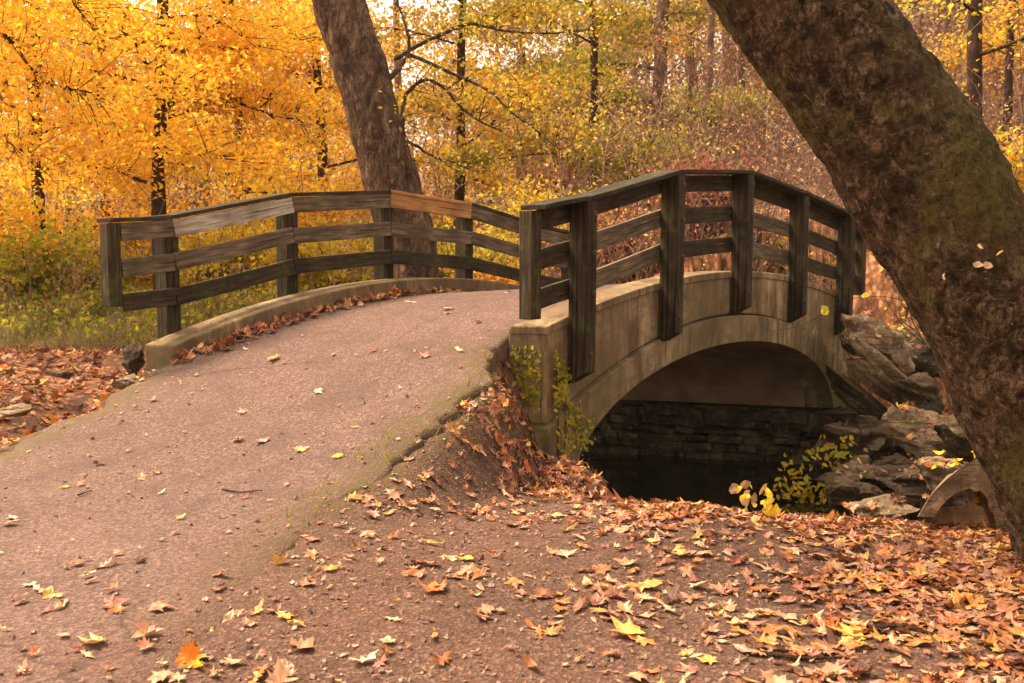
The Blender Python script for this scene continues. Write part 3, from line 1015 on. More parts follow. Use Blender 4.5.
# single leaves one can point at
SINGLE = [
    (190, 664, .12, (.80, .24, .02), 0, 'bright orange leaf standing on edge at the bottom of the path', 1.0),
    (285, 618, .105, (.72, .38, .08), 0, 'golden leaf lying on the soil right of the path foot', .15),
    (467, 561, .105, (.74, .46, .07), 0, 'yellow leaf in the middle of the bare soil', .1),
    (628, 634, .15, (.70, .38, .10), 0, 'broad golden orange leaf on the soil near the bottom edge', .3),
    (433, 592, .12, (.55, .15, .03), 0, 'curled dark orange leaf on the soil below the yellow leaf', .6),
    (274, 360, .16, (.62, .25, .07), 0, 'orange and tan leaf lying on the path near the curb end', .45),
    (262, 442, .125, (.60, .24, .18), 0, 'pink leaf in the middle of the path', .3),
    (301, 451, .10, (.58, .40, .16), 0, 'pale yellow leaf just right of the pink one', .2),
    (338, 458, .10, (.74, .42, .04), 1, 'bright yellow leaf close to the mossy right path edge', .1),
    (181, 519, .075, (.72, .46, .05), 1, 'small narrow yellow leaf on the near path', .2),
    (66, 488, .10, (.70, .30, .04), 1, 'flat orange leaf at the left of the path', .1),
    (99, 465, .085, (.09, .04, .025), 0, 'dark shrivelled leaf above the flat orange one', .6),
    (162, 494, .065, (.76, .58, .42), 1, 'tiny cream leaf beside the dark shrivelled one', .1),
    (12, 519, .11, (.62, .40, .28), 2, 'pale tan leaf at the left edge of the path', .3),
    (425, 357, .12, (.52, .20, .14), 0, 'reddish leaf high on the path near the railing', .4),
    (460, 352, .11, (.68, .50, .32), 2, 'pale leaf beside the reddish one high on the path', .5),
    (410, 303, .14, (.60, .42, .26), 2, 'pale leaf just under the crest of the path', .4),
    (448, 310, .15, (.62, .38, .24), 0, 'tan leaf right of centre under the crest', .4),
    (245, 350, .08, (.60, .46, .30), 2, 'small pale leaf above the orange and tan one', .3),
    (318, 393, .09, (.64, .46, .30), 0, 'pale tan leaf alone on the upper path', .3),
    (95, 645, .12, (.66, .40, .16), 0, 'tan leaf at the bottom left of the path', .3),
    (40, 592, .12, (.60, .32, .22), 2, 'dull pink oak shaped leaf at the lower left', .3),
    (787, 620, .115, (.58, .28, .17), 0, 'salmon coloured leaf on the soil left of the thick drift', .2),
    (737, 626, .11, (.66, .38, .18), 0, 'tan leaf touching the salmon one', .2),
    (594, 605, .11, (.22, .07, .04), 0, 'dark red brown curled leaf on the open soil', .7),
    (647, 601, .09, (.66, .44, .26), 1, 'smooth tan oval leaf right of the dark curled one', .2),
    (850, 636, .135, (.74, .42, .08), 0, 'golden leaf at the edge of the thick drift', .25),
    (682, 556, .11, (.68, .36, .12), 0, 'golden leaf below the creek edge', .3),
    (744, 654, .09, (.52, .20, .16), 1, 'rose brown leaf lying flat near the bottom edge', .05),
    (365, 663, .11, (.62, .42, .30), 2, 'pale curled leaf at the bottom left of the soil', .4),
]
for (u, v, sz, c, kd, lab, curl) in SINGLE:
    h = pix(u, v)
    if not h: continue
    r_ = np.random.default_rng(u * 7 + v)
    V, T = leaf_fan((MAPLE, OVAL, OAK)[kd], sz, curl * .5, r_, cup=(r_.uniform(0, 3.14), curl * .5, r_.uniform(0, 6)))
    nn = np.array(h[1] if h[1].z > 0 else -h[1]) + (np.array([.1, -1.5, .1]) if curl == 1.0 else r_.normal(0, .1, 3))
    V = V @ rotmat(nn, r_.uniform(0, 6.28)).T
    V[:, 2] -= np.percentile(V[:, 2], 12)
    V[:, 2] += .010
    C = np.tile(c, (len(V), 1)) * (1 + r_.normal(0, .06, (len(V), 1)))
    st, sq = tube_np([V[0] * .0 + V[(1 + len(V) // 2)], V[(1 + len(V) // 2)] * 1.3 + np.array([0, 0, .01]), V[(1 + len(V) // 2)] * 1.55], [.0014] * 3, 3)
    tq = np.concatenate([sq[:, [0, 1, 2]], sq[:, [0, 2, 3]]])
    V2 = np.vstack([V, st]); T2 = np.vstack([T, tq + len(V)]); C2 = np.vstack([C, np.tile((.2, .1, .05), (len(st), 1))])
    o = link('fallen_leaf', mesh_np('fallen_leaf', V2, T2, False, C2), M_litter)
    o.location = h[0]
    tag(o, lab, 'leaf', 'single leaves lying on the path and soil')

# twigs
def stick(pts, r, label, mat=M_bark_thin):
    P = spline(pts, 14); V, Q_ = tube_np(P, np.linspace(r, r * .5, 14), 6)
    V = V + rng.normal(0, r * .12, V.shape)
    o = link('fallen_stick', mesh_np('fallen_stick', V - P[0], Q_, True), mat); o.location = P[0]
    tag(o, label, 'stick', 'sticks on the ground')


def gp(u, v, dz=.012):
    h = pix(u, v); return tuple(h[0] + Vector((0, 0, dz)))


stick([gp(868, 634, .02), gp(900, 633, .03), gp(936, 640, .02)], .016, 'thick grey brown stick lying among the leaves at the right')
stick([gp(222, 491), gp(240, 494), gp(262, 492)][:3], .006, 'thin dark twig on the near path')
stick([gp(78, 497), gp(92, 492)], .005, 'short twig beside the flat orange leaf on the path')
stick([gp(760, 655, .01), gp(800, 662, .015), gp(846, 660, .01)], .010, 'slender brown stick near the bottom edge')

# gravel crumbs over the soil and the path: nobody could count them
gb = NPB(); kk = 0
CUBE = np.array([(-1, -1, -1), (1, -1, -1), (1, 1, -1), (-1, 1, -1), (-1, -1, 1), (1, -1, 1), (1, 1, 1), (-1, 1, 1)], float)
CQ = np.array([(3, 2, 1, 0), (4, 5, 6, 7), (0, 1, 5, 4), (1, 2, 6, 5), (2, 3, 7, 6), (3, 0, 4, 7)])
gxs = rng.uniform(-4, 3.6, 9000); gys = 2.6 + 5 * rng.random(9000) ** 1.4
gin = inpath(gxs, gys)
for x, y, ip in zip(gxs, gys, gin):
    if kk >= 3200: break
    if ip and rng.random() < .85: continue
    h = drop_on(x, y)
    if not h or h[0].z < CZ - 2: continue
    s = rng.uniform(.003, .010)
    V = CUBE * s * rng.uniform(.5, 1.3, 3) * (1 + rng.normal(0, .2, (8, 3)))
    V = V @ rotmat(rng.normal(0, 1, 3), 0).T + np.array(h[0]) + np.array([0, 0, s * .4])
    c = np.array((.24, .155, .115)) * rng.uniform(.55, 1.5)
    gb.add(V, CQ, c); kk += 1
tag(link('gravel', gb.mesh('gravel', False), M_litter), 'small stone crumbs strewn over soil and path', None, None, 'stuff')


# ---------------------------------------------------------------- rocks
def boulder(loc, dim, seed, mat, label, rot=(0, 0, 0), group='boulders on the creek bank', cuts=13, rough=.05):
    import bmesh
    r_ = np.random.default_rng(seed)
    bm = bmesh.new(); bmesh.ops.create_icosphere(bm, subdivisions=5, radius=1)
    V = np.array([v.co[:] for v in bm.verts])
    for k in range(cuts):
        nrm = r_.normal(0, 1, 3); nrm /= np.linalg.norm(nrm); dd = r_.uniform(.38, .68)
        q = V @ nrm; ex = np.maximum(q - dd, 0); V = V - ex[:, None] * nrm * .99
    V += (V / np.linalg.norm(V, axis=1)[:, None]) * (fbm(V * 2.6 + seed, 6, seed, .66) * rough * 1.5 + .03 * np.round(fbm(V * np.array([1, 1, 4.]) * 1.3 + seed, 2, seed + 3) * 3))[:, None]
    V = V * np.array(dim) / 2 * 1.5
    for v, c in zip(bm.verts, V): v.co = c
    me = bpy.data.meshes.new('boulder'); bm.to_mesh(me); bm.free()
    me.polygons.foreach_set('use_smooth', [False] * len(me.polygons))
    me.polygons.foreach_set('use_smooth', [True] * len(me.polygons))
    o = link('boulder', me, mat); o.location = loc; o.rotation_euler = rot
    tag(o, label, 'rock', group)
    return o


def bl(u, v, Y, dim, seed, mat, lab, rot=(0, 0, 0), **k):
    return boulder(at(u, v, Y), dim, seed, mat, lab, rot, **k)


bl(876, 345, 12.4, (.92, .8, .62), 3, M_rock_pale, 'pale blocky boulder behind the railing end at the top of the bank', (.1, .3, .3))
bl(888, 386, 11.9, (1.35, .5, .30), 5, M_rock, 'long grey slab slanting down from the bridge end', (.15, .72, .2), cuts=7)
bl(866, 410, 12.1, (1.2, .5, .24), 8, M_rock_dark, 'dark narrow slab tucked below the long grey one', (.1, .68, .1), cuts=7)
bl(918, 398, 11.6, (.6, .6, .5), 12, M_rock_dark, 'dark boulder at the lower end of the long slab', (.2, .1, .8))
bl(870, 440, 11.3, (.9, .7, .5), 15, M_rock_dark, 'dark rock at the waterline right of the arch foot', (.1, -.1, .4))
bl(930, 436, 10.8, (.85, .7, .6), 18, M_rock, 'rounded dark rock right of the waterline rock', (.3, .2, .1))
bl(975, 440, 10.2, (.9, .8, .7), 21, M_rock_dark, 'dark rock half hidden by the leaning trunk', (.2, .5, .1))
bl(905, 478, 10.0, (.85, .6, .35), 24, M_rock_dark, 'low flat rock in the creek below the dark rocks', (0, .1, .3))
bl(850, 480, 10.2, (.6, .5, .32), 27, M_rock_dark, 'small rock in the creek behind the yellow sapling', (0, .1, .9))
bl(948, 478, 9.2, (.6, .5, .4), 29, M_rock, 'grey rock below the trunk with leaves on it', (.1, .3, .9))
bl(905, 352, 13.6, (.9, .8, .6), 33, M_rock_dark, 'dark rock behind the pale blocky boulder', (.1, .3, .9))
bl(880, 511, 6.9, (.42, .3, .16), 36, M_rock, 'low mossy stone on the creek edge right of the sapling', (0, .05, .2))
bl(128, 382, 9.1, (.30, .25, .12), 40, M_rock_pale, 'small tan stone against the near end of the curb', (0, 0, .3), group='stones near the curb')
bl(130, 362, 9.8, (.18, .25, .26), 43, M_rock_dark, 'dark upright stone behind the curb end', (0, 0, .3), group='stones near the curb')
bl(16, 409, 9.3, (.42, .36, .09), 44, M_rock_pale, 'flat pale stone at the left frame edge by the path', (0, 0, .3), group='stones near the curb')
bl(62, 374, 11.5, (.34, .3, .08), 47, M_rock_pale, 'half buried stone in the leaf covered bed on the left', (0, .1, .3), group='stones near the curb')


# ---------------------------------------------------------------- trees
def trunk_mesh(P, R, sides, disp, seed, flare=0, ridge=0):
    P = np.asarray(P); V, Q_ = tube_np(P, R, sides)
    n = len(P)
    V3 = V.reshape(n, sides, 3); ctr = P[:, None, :]; dirn = V3 - ctr
    ln = np.linalg.norm(dirn, axis=2, keepdims=True); dirn = dirn / ln
    nz = fbm(V * np.array([1, 1, .5]) * 3.2 + seed, 4, seed).reshape(n, sides, 1)
    nzf = fbm(V * np.array([1, 1, .7]) * 17 + seed, 3, seed + 5).reshape(n, sides, 1)
    V3 = V3 + dirn * (nz * disp + nzf * disp * .38)
    if flare:
        ang = np.linspace(0, 2 * math.pi, sides, endpoint=False)
        hh = (P[:, 2] - P[0, 2]) / flare[0]
        lob = (.55 + .45 * np.cos(ang * flare[2] + seed)) ** 2
        V3 = V3 + dirn * (np.exp(-np.maximum(hh, 0) * 2.2)[:, None] * lob[None, :] * flare[1])[:, :, None]
    return V3.reshape(-1, 3), Q_


LEAFQ = np.array([(0, -.5, 0), (.34, .02, .12), (0, .55, -.05), (-.34, .02, .12)])


def leaf_cards(P, sizes, C, flat=.6):
    n = len(P)
    nr = rng.normal(0, 1, (n, 3)); nr[:, 2] = nr[:, 2] * 1. + flat * np.sign(rng.normal(0, 1, n)) * 1.0
    nr /= np.linalg.norm(nr, axis=1)[:, None]
    a = rng.normal(0, 1, (n, 3)); a -= (a * nr).sum(1)[:, None] * nr; a /= np.linalg.norm(a, axis=1)[:, None]
    b_ = np.cross(nr, a)
    V = P[:, None, :] + sizes[:, None, None] * (LEAFQ[None, :, 0:1] * a[:, None, :] + LEAFQ[None, :, 1:2] * b_[:, None, :] + LEAFQ[None, :, 2:3] * nr[:, None, :])
    Q_ = np.arange(n * 4).reshape(n, 4)
    return V.reshape(-1, 3), Q_, np.repeat(C, 4, axis=0)


PAL = {
    'green': np.array([(.40, .48, .04), (.32, .42, .03), (.55, .56, .05), (.26, .32, .03), (.46, .42, .05)]),
    'orange': np.array([(.97, .50, .025), (.97, .57, .03), (.95, .42, .025), (.98, .66, .06), (.93, .35, .03), (.97, .55, .03)]),
    'gold': np.array([(.97, .70, .06), (.97, .64, .05), (.93, .74, .10), (.96, .66, .04), (.85, .64, .08)]),
    'yellow': np.array([(.80, .62, .05), (.86, .66, .07), (.66, .56, .05), (.85, .52, .03), (.55, .52, .06)]),
    'lime': np.array([(.70, .64, .05), (.50, .50, .05), (.74, .62, .05), (.36, .38, .04), (.55, .44, .05)]),
    'olive': np.array([(.40, .31, .06), (.50, .36, .08), (.28, .25, .04), (.58, .42, .09), (.38, .24, .07)]),
    'tan': np.array([(.48, .30, .16), (.55, .36, .18), (.40, .22, .12), (.62, .42, .16), (.35, .19, .11)]),
    'rust': np.array([(.50, .19, .06), (.60, .28, .09), (.40, .14, .05), (.66, .36, .08), (.36, .16, .08)]),
    'red': np.array([(.34, .055, .045), (.42, .10, .08), (.24, .04, .035), (.46, .15, .10), (.36, .10, .09)]),
    'mauve': np.array([(.34, .20, .155), (.42, .26, .19), (.25, .15, .115), (.45, .31, .21), (.38, .27, .12)]),
}


def pal_pick(pals, n):
    arr = np.concatenate([PAL[p] for p in pals]); c = arr[rng.integers(0, len(arr), n)]
    return c * rng.uniform(.75, 1.15, (n, 1))


def tree(name, label, base, top_pts, r0, mat, pals=None, limbs=10, lmin=1.2, lmax=3.5, zfrac=(.2, 1.), leaves=6000, lsize=.11, spread=.28,
         extra=(), group=None, cat='tree', sides=12, disp=.02, flat=.6, droop=.1, flare=None, rings=None, seed=0, azim=None, clump=1.0):
    """top_pts : further points of the trunk's axis after base (absolute). extra: polylines (abs pts, radius) as drawn limbs"""
    r_ = np.random.default_rng(seed + 100)
    base = np.array(base, float); pts = [base] + [np.array(p, float) for p in top_pts]
    n = rings or 30; P = spline(pts, n)
    q = np.linspace(0, 1, n)
    if isinstance(r0, (list, tuple)): R = np.interp(q, np.linspace(0, 1, len(r0)), r0)
    else: R = r0 * (1 - .72 * q ** 1.1)
    rb = float(R[0])
    root = empty(name, tuple(base)); tag(root, label, cat, group)
    V, Q_ = trunk_mesh(P, R, sides, disp, seed, flare)
    link('trunk', mesh_np('trunk', V - base, Q_, True), mat, root)
    bb = NPB(); centers = []; wts = []
    H = P[-1][2] - P[0][2]
    for k in range(limbs):
        f = zfrac[0] + (zfrac[1] - zfrac[0]) * (k + r_.random()) / limbs
        i_ = min(int(f * (n - 1)), n - 2); p0 = P[i_]
        az = r_.uniform(0, 6.283) if azim is None else r_.uniform(*azim)
        L_ = r_.uniform(lmin, lmax) * (1.1 - .5 * f)
        up = r_.uniform(.05, .55)
        d = np.array([math.cos(az), math.sin(az), 0])
        pl = [p0, p0 + d * L_ * .35 + np.array([0, 0, up * L_ * .35]), p0 + d * L_ * .7 + np.array([0, 0, up * L_ * .5]) + r_.normal(0, .06 * L_, 3), p0 + d * L_ + np.array([0, 0, (up * .4 - droop) * L_])]
        B_ = spline(pl, 10); rb_ = max(R[i_] * .33, .012)
        bb.add(*tube_np(B_, np.linspace(rb_, .006, 10), 5))
        for g in np.linspace(.25, 1, 8):
            c = B_[min(int(g * 9), 9)]
            for _ in range(2):
                a2 = az + r_.uniform(-1.4, 1.4); l2 = L_ * r_.uniform(.15, .42)
                e = c + np.array([math.cos(a2), math.sin(a2), r_.uniform(-.25, .35)]) * l2
                tw = spline([c, (c + e) / 2 + r_.normal(0, .05, 3), e], 5)
                bb.add(*tube_np(tw, np.linspace(max(rb_ * .35, .006), .003, 5), 3))
                for h_ in (.35, .7, 1): centers.append(c + (e - c) * h_); wts.append(l2)
    for (pl, rad, lv) in extra:
        B_ = spline(pl, 26) ; B_ = B_ + np.cumsum(r_.normal(0, .006, B_.shape), 0)
        bb.add(*tube_np(B_, np.linspace(rad, rad * .25, 26), 6))
        for k2 in range(lv):
            c = B_[r_.integers(5, 26)]
            e = c + np.array([abs(r_.normal(0, .3)), r_.normal(0, .3), r_.normal(0, .3)])
            bb.add(*tube_np(spline([c, (c + e) / 2 + r_.normal(0, .04, 3), e], 4), np.linspace(rad * .25, .003, 4), 3))
            centers.append(e); wts.append(.5); centers.append((c + e) / 2); wts.append(.4)
    if bb.V:
        link('branches', bb.mesh('branches', True, base), mat, root)
    if pals and leaves:
        centers = np.array(centers)
        w = np.array(wts) * r_.uniform(.2, 1.6, len(wts)) ** clump; w /= w.sum()
        idx = r_.choice(len(centers), leaves, p=w)
        Pp = centers[idx] + r_.normal(0, 1, (leaves, 3)) * np.array([spread, spread, spread * .45])
        # light and dark clumps: one hue bias per twig
        tb = pal_pick(pals, len(centers)); C = tb[idx] * .55 + pal_pick(pals, leaves) * .45
        V, Q_, C = leaf_cards(Pp, r_.uniform(.7, 1.25, leaves) * lsize, C, flat)
        me = mesh_np('crown', V - base, Q_, False, C)
        link('crown', me, M_leaf, root)
    return root


def bush(name, label, x, y, dim, pals, n, lsize, stems=24, group=None, mat=M_bark_thin, seed=0, cat='shrub'):
    r_ = np.random.default_rng(seed + 900)
    z = gz(x, y) - .05; base = np.array([x, y, z])
    root = empty(name, tuple(base)); tag(root, label, cat, group)
    bb = NPB(); tips = []
    for k in range(stems):
        az = r_.uniform(0, 6.28); rr_ = r_.uniform(.2, 1); h = dim[2] * r_.uniform(.45, 1.05)
        e = base + np.array([math.cos(az) * dim[0] / 2 * rr_, math.sin(az) * dim[1] / 2 * rr_, h])
        s0_ = base + np.array([math.cos(az), math.sin(az), 0]) * .12 * r_.random() * dim[0]
        Pq = spline([s0_, s0_ * .6 + e * .4 + np.array([0, 0, h * .2]), e], 9)
        bb.add(*tube_np(Pq, np.linspace(.014 * dim[2] ** .5, .004, 9), 4))
        for g in range(3, 9):
            tips.append(Pq[g])
            e2 = Pq[g] + r_.normal(0, .16, 3) * dim[2]
            bb.add(*tube_np(spline([Pq[g], (Pq[g] + e2) / 2 + r_.normal(0, .02, 3), e2], 4), np.linspace(.006, .003, 4), 3))
            tips.append(e2)
    link('stems', bb.mesh('stems', True, base), mat, root)
    tips = np.array(tips); w = r_.uniform(.1, 1, len(tips)) ** 1.5; w /= w.sum(); idx = r_.choice(len(tips), n, p=w)
    Pp = tips[idx] + r_.normal(0, .11, (n, 3)) * dim[2] ** .6
    Pp[:, 2] = np.maximum(Pp[:, 2], z + .03)
    tb = pal_pick(pals, len(tips)); C = tb[idx] * .5 + pal_pick(pals, n) * .5
    V, Q_, C = leaf_cards(Pp, r_.uniform(.7, 1.3, n) * lsize, C, .3)
    link('foliage', mesh_np('foliage', V - base, Q_, False, C), M_leaf, root)
    return root


def A(*pts, Y):  # pixel polyline at one depth
    return [np.array(at(u, v, Y + (0 if len(p_) < 3 else p_[2]))) for p_ in pts for (u, v) in [p_[:2]]]


# --- the big leaning trunk on the right
bx, by = 3.22, 5.05
bz = gz(bx, by) - .25
root = tree('leaning_tree', 'huge leaning tree with rough mossy bark rising from the leaf drift beside the creek', (bx, by, bz),
            [at(1058, 440, 5.08), at(1010, 335, 5.12), at(939, 205, 5.18), at(866, 98, 5.25), at(790, -5, 5.35), at(690, -130, 5.5), at(560, -260, 5.8), at(470, -420, 6.2)],
            [.45, .385, .38, .375, .36, .345, .32, .30, .27], M_bark_big, ['gold', 'olive'], limbs=6, lmin=2, lmax=3.5, zfrac=(.8, 1.), leaves=2600, lsize=.12, spread=.45,
            sides=200, rings=420, disp=.028, flare=(.5, .16, 5), seed=4)
# --- tree behind the far railing
tb_ = at(415, 285, 15); tz = gz(tb_.x, tb_.y) - .2
tree('old_tree', 'tall grey barked tree leaning left just behind the railing with the fresh board', (tb_.x, 15, tz),
     [at(411, 265, 15), at(393, 190, 15), at(368, 95, 15.1), at(340, 0, 15.2), at(305, -130, 15.4), at(290, -280, 15.8)],
     [.52, .43, .405, .40, .385, .34, .28], M_bark_mid, ['gold', 'olive'], limbs=6, lmin=2, lmax=4, zfrac=(.8, 1.), leaves=2200, lsize=.075, spread=.2, sides=56, rings=110, disp=.045, flare=(.5, .2, 4), seed=9,
     extra=[(A((388, 80), (400, 66), (409, 52), (407, 27), (398, -6), Y=15), .045, 5),
            (A((408, 55), (437, 67), (487, 90), (513, 113), (537, 129), (560, 150), Y=15.2), .03, 40),
            (A((400, 160), (401, 133), (403, 97), (423, 79), (443, 87), (467, 112), (500, 128), Y=14.6), .045, 34),
            (A((395, 60), (430, 40), (470, 25), (497, 30), (547, 35), (600, 30), Y=15.6), .035, 60),
            (A((405, 140), (430, 158), (450, 168), (480, 178), Y=15), .025, 14)])
# --- slim dark tree at the left
sx = at(158, 225, 19); z0 = gz(sx.x, 19) - .1
tree('slim_tree', 'slim dark straight tree in the orange foliage at the left behind the railing', (sx.x, 19, z0),
     [at(158, 200, 19), at(161, 100, 19), at(163, 0, 19), at(164, -100, 19), at(160, -230, 19)], [.14, .125, .115, .10, .07, .03], M_bark_thin,
     ['orange', 'gold', 'orange'], limbs=22, lmin=1.5, lmax=4.2, zfrac=(.3, .98), leaves=21000, lsize=.10, spread=.3, seed=12, sides=14, rings=40,
     extra=[(A((167, 106), (187, 95), (217, 97), (247, 107), (277, 118), (300, 122), Y=18.3), .05, 60),
            (A((165, 68), (178, 67), (193, 73), (220, 90), Y=18.5), .035, 40),
            (A((185, 52), (150, 45), (117, 33), (80, 17), (60, -3), Y=18), .04, 60),
            (A((147, 182), (117, 172), (83, 168), Y=18.5), .035, 40),
            (A((165, 38), (217, 47), (258, 48), Y=18.6), .03, 40)])
# --- a leafy maple whose limbs reach in from outside the frame
tz = gz(-8.2, 12.5) - .1
tree('reaching_maple', 'maple at the left frame edge with dark limbs reaching in through orange leaves', (-8.2, 12.5, tz),
     [(-8.1, 12.5, 3), (-7.9, 12.6, 6), (-7.8, 12.6, 8.5)], .17, M_bark_thin, ['orange', 'gold', 'orange'], limbs=10, lmin=1.5, lmax=3.2, zfrac=(.45, .98), leaves=9000, lsize=.075, spread=.28, seed=15,
     extra=[(A((-60, 10), (0, 33), (33, 68), (53, 85), (95, 95), Y=12.5), .035, 60), (A((-70, -30), (0, -25), (60, -3), (80, 17), Y=12.5), .03, 40), (A((-60, 110), (0, 137), (30, 152), Y=12.5), .022, 30)])

# --- further individual trees: (u, Y, r, top, palettes, limbs, leaves, name, label)
SPEC = [
    (40, 24, .16, ['orange', 'orange', 'gold'], 20, 17000, 'maple', 'orange maple rising behind the green brush at the far left'),
    (250, 25, .15, ['orange', 'gold', 'gold'], 20, 17000, 'maple', 'golden orange maple between the slim dark tree and the old tree'),
    (108, 30, .2, ['gold', 'orange', 'rust', 'mauve'], 20, 15000, 'maple', 'deeper orange maple behind the slim dark tree'),
    (-60, 20, .15, ['orange', 'gold', 'lime'], 18, 16000, 'maple', 'orange maple cut by the left frame edge'),
    (322, 28, .16, ['gold', 'orange', 'tan'], 16, 15000, 'maple', 'sparse golden maple just left of the old tree'),
    (455, 27, .15, ['gold', 'yellow', 'orange', 'olive'], 18, 12000, 'maple', 'yellow maple right of the old tree'),
    (520, 34, .2, ['rust', 'olive', 'tan', 'mauve'], 18, 11000, 'maple', 'golden olive tree behind the middle of the bridge'),
    (592, 27, .15, ['olive', 'green', 'gold'], 17, 12000, 'maple', 'olive green leafy tree above the nearer railing end'),
    (645, 33, .30, ['green', 'olive', 'olive'], 17, 14000, 'broad_tree', 'broad dark trunked tree with olive leaves above the nearer railing'),
    (707, 30, .12, ['rust', 'olive'], 9, 1800, 'bare_tree', 'straight thin trunk with few leaves left of the leaning trunk top'),
    (741, 34, .13, ['tan', 'gold'], 9, 1500, 'bare_tree', 'thin nearly bare trunk closest to the leaning trunk top'),
    (688, 38, .18, ['tan', 'rust', 'gold'], 9, 4000, 'bare_tree', 'grey trunk with rusty leaves left of the two thin trunks'),
    (560, 42, .2, ['tan', 'gold', 'rust'], 12, 9000, 'broad_tree', 'tan leaved tree far behind the golden olive tree'),
    (400, 40, .2, ['gold', 'rust', 'tan'], 12, 10000, 'broad_tree', 'tan and gold tree in the gap beside the old trunk'),
    (968, 20, .19, ['gold', 'lime'], 8, 800, 'mossy_tree', 'dark mossy trunk seen right of the leaning tree'),
    (1003, 24, .12, ['orange', 'gold', 'lime', 'rust'], 14, 4800, 'maple', 'orange leaved tree at the right frame edge'),
    (930, 30, .12, ['tan', 'mauve'], 9, 1200, 'bare_tree', 'thin bare trunk just right of the leaning trunk top'),
    (905, 36, .14, ['rust', 'tan'], 9, 1500, 'bare_tree', 'pale bare trunk behind the upper right side of the leaning tree'),
    (995, 42, .15, ['mauve'], 9, 600, 'bare_tree', 'leafless grey tree on the hill at the far right'),
    (1050, 30, .2, ['orange', 'rust', 'mauve'], 12, 5500, 'maple', 'orange maple cut by the right frame edge'),
    (205, 38, .22, ['gold', 'mauve', 'rust', 'mauve'], 12, 9000, 'broad_tree', 'pale trunked tree far behind the slim dark tree'),
    (10, 42, .2, ['orange', 'mauve', 'mauve'], 12, 9000, 'broad_tree', 'tan orange tree far off at the left frame edge'),
    (620, 50, .22, ['tan', 'mauve'], 10, 4000, 'bare_tree', 'tall grey trunk on the slope behind the olive trees'),
    (725, 48, .2, ['tan', 'mauve'], 10, 2500, 'bare_tree', 'grey trunk on the slope between the thin trunks'),
    (770, 44, .16, ['tan', 'mauve'], 10, 1500, 'bare_tree', 'grey trunk on the slope under the leaning trunk'),
]
for k, (u, Y_, r_, pals, limbs, lv, nm, lab) in enumerate(SPEC):
    Xb = at(u, 250, Y_).x; zb_ = gz(Xb, Y_) - .1
    r2 = np.random.default_rng(500 + k)
    H = .34 * Y_ + 3 + CZ - zb_
    lean = r2.normal(0, .035, 2) * H
    pts = [(Xb + lean[0] * f + r2.normal(0, .05 if nm == 'maple' else .22), Y_ + lean[1] * f, zb_ + H * f) for f in (.25, .5, .75, 1)]
    bare = lv < 5000
    tree(nm, lab, (Xb, Y_, zb_), pts, r_, M_bark_thin if nm in ('maple', 'mossy_tree') and Y_ < 32 else M_bark_grey, pals, limbs=limbs, lmin=1.2, lmax=(2.8 if bare else 4.4), zfrac=((.3, .98) if bare else (.1, .95)),
         leaves=int(lv * 1.0), lsize=.075 + .0022 * Y_, spread=.26 + .006 * Y_, seed=20 + k, sides=12, rings=26, clump=1.6 if not bare else 1,
         group='autumn trees beyond the bridge')

# --- shrubs
BUSH = [
    (25, 20, (3.0, 2, 1.5), ['green', 'lime', 'yellow'], 4600, 'yellow green bush at the left edge beyond the dry creek bed'),
    (85, 22, (2.6, 2, 1.3), ['green', 'lime', 'yellow'], 4200, 'lime bush between the left railing end and the first bush'),
    (130, 24, (3.0, 2, 1.6), ['yellow', 'lime', 'orange'], 3400, 'yellow orange bush behind the left railing end'),
    (225, 21, (3.2, 2, 1.7), ['yellow', 'gold', 'lime'], 6000, 'yellow bush seen through the bleached board bay'),
    (335, 20, (3.0, 2, 1.5), ['yellow', 'gold', 'lime'], 6000, 'golden bush left of the old trunk behind the railing'),
    (470, 19, (2.6, 2, 1.6), ['yellow', 'lime', 'olive'], 5000, 'yellow green bush right of the old trunk'),
    (540, 21, (3.0, 2, 2.4), ['yellow', 'gold', 'olive'], 6000, 'tall yellow bush left of the nearer railing end'),
    (500, 17, (2.0, 1.6, 1.1), ['rust', 'orange'], 2500, 'low rusty bush behind the descending rails'),
    (628, 19, (2.2, 1.6, 1.5), ['red', 'rust', 'mauve'], 3500, 'dark red shrub seen through the nearer railing'),
    (700, 19, (2.0, 1.6, 1.4), ['red', 'red', 'mauve'], 3500, 'pink red shrub in the middle bay of the nearer railing'),
    (560, 30, (1.6, 1.4, 4.6), ['red', 'rust'], 2000, 'slender red shrub rising above the nearer railing end'),
    (800, 19, (1.6, 1.6, 1.3), ['lime', 'yellow', 'mauve'], 1600, 'thin yellow green shrub near the far end of the railing'),
    (905, 18, (1.8, 1.6, 1.2), ['gold', 'rust', 'lime'], 2600, 'orange shrub between the railing end and the leaning trunk'),
    (1000, 19, (2.4, 1.6, 2.2), ['orange', 'lime', 'gold'], 4000, 'orange green shrub at the right frame edge'),
    (660, 24, (3.0, 2, 2.8), ['olive', 'lime', 'mauve'], 4500, 'tall olive shrub behind the red shrubs'),
]
for k, (u, Y_, dim, pals, n, lab) in enumerate(BUSH):
    Xb = at(u, 250, Y_).x
    bush('shrub', lab, Xb, Y_, dim, pals, n, .085 + .0015 * Y_, seed=k, group='shrubs beyond the bridge', stems=26)

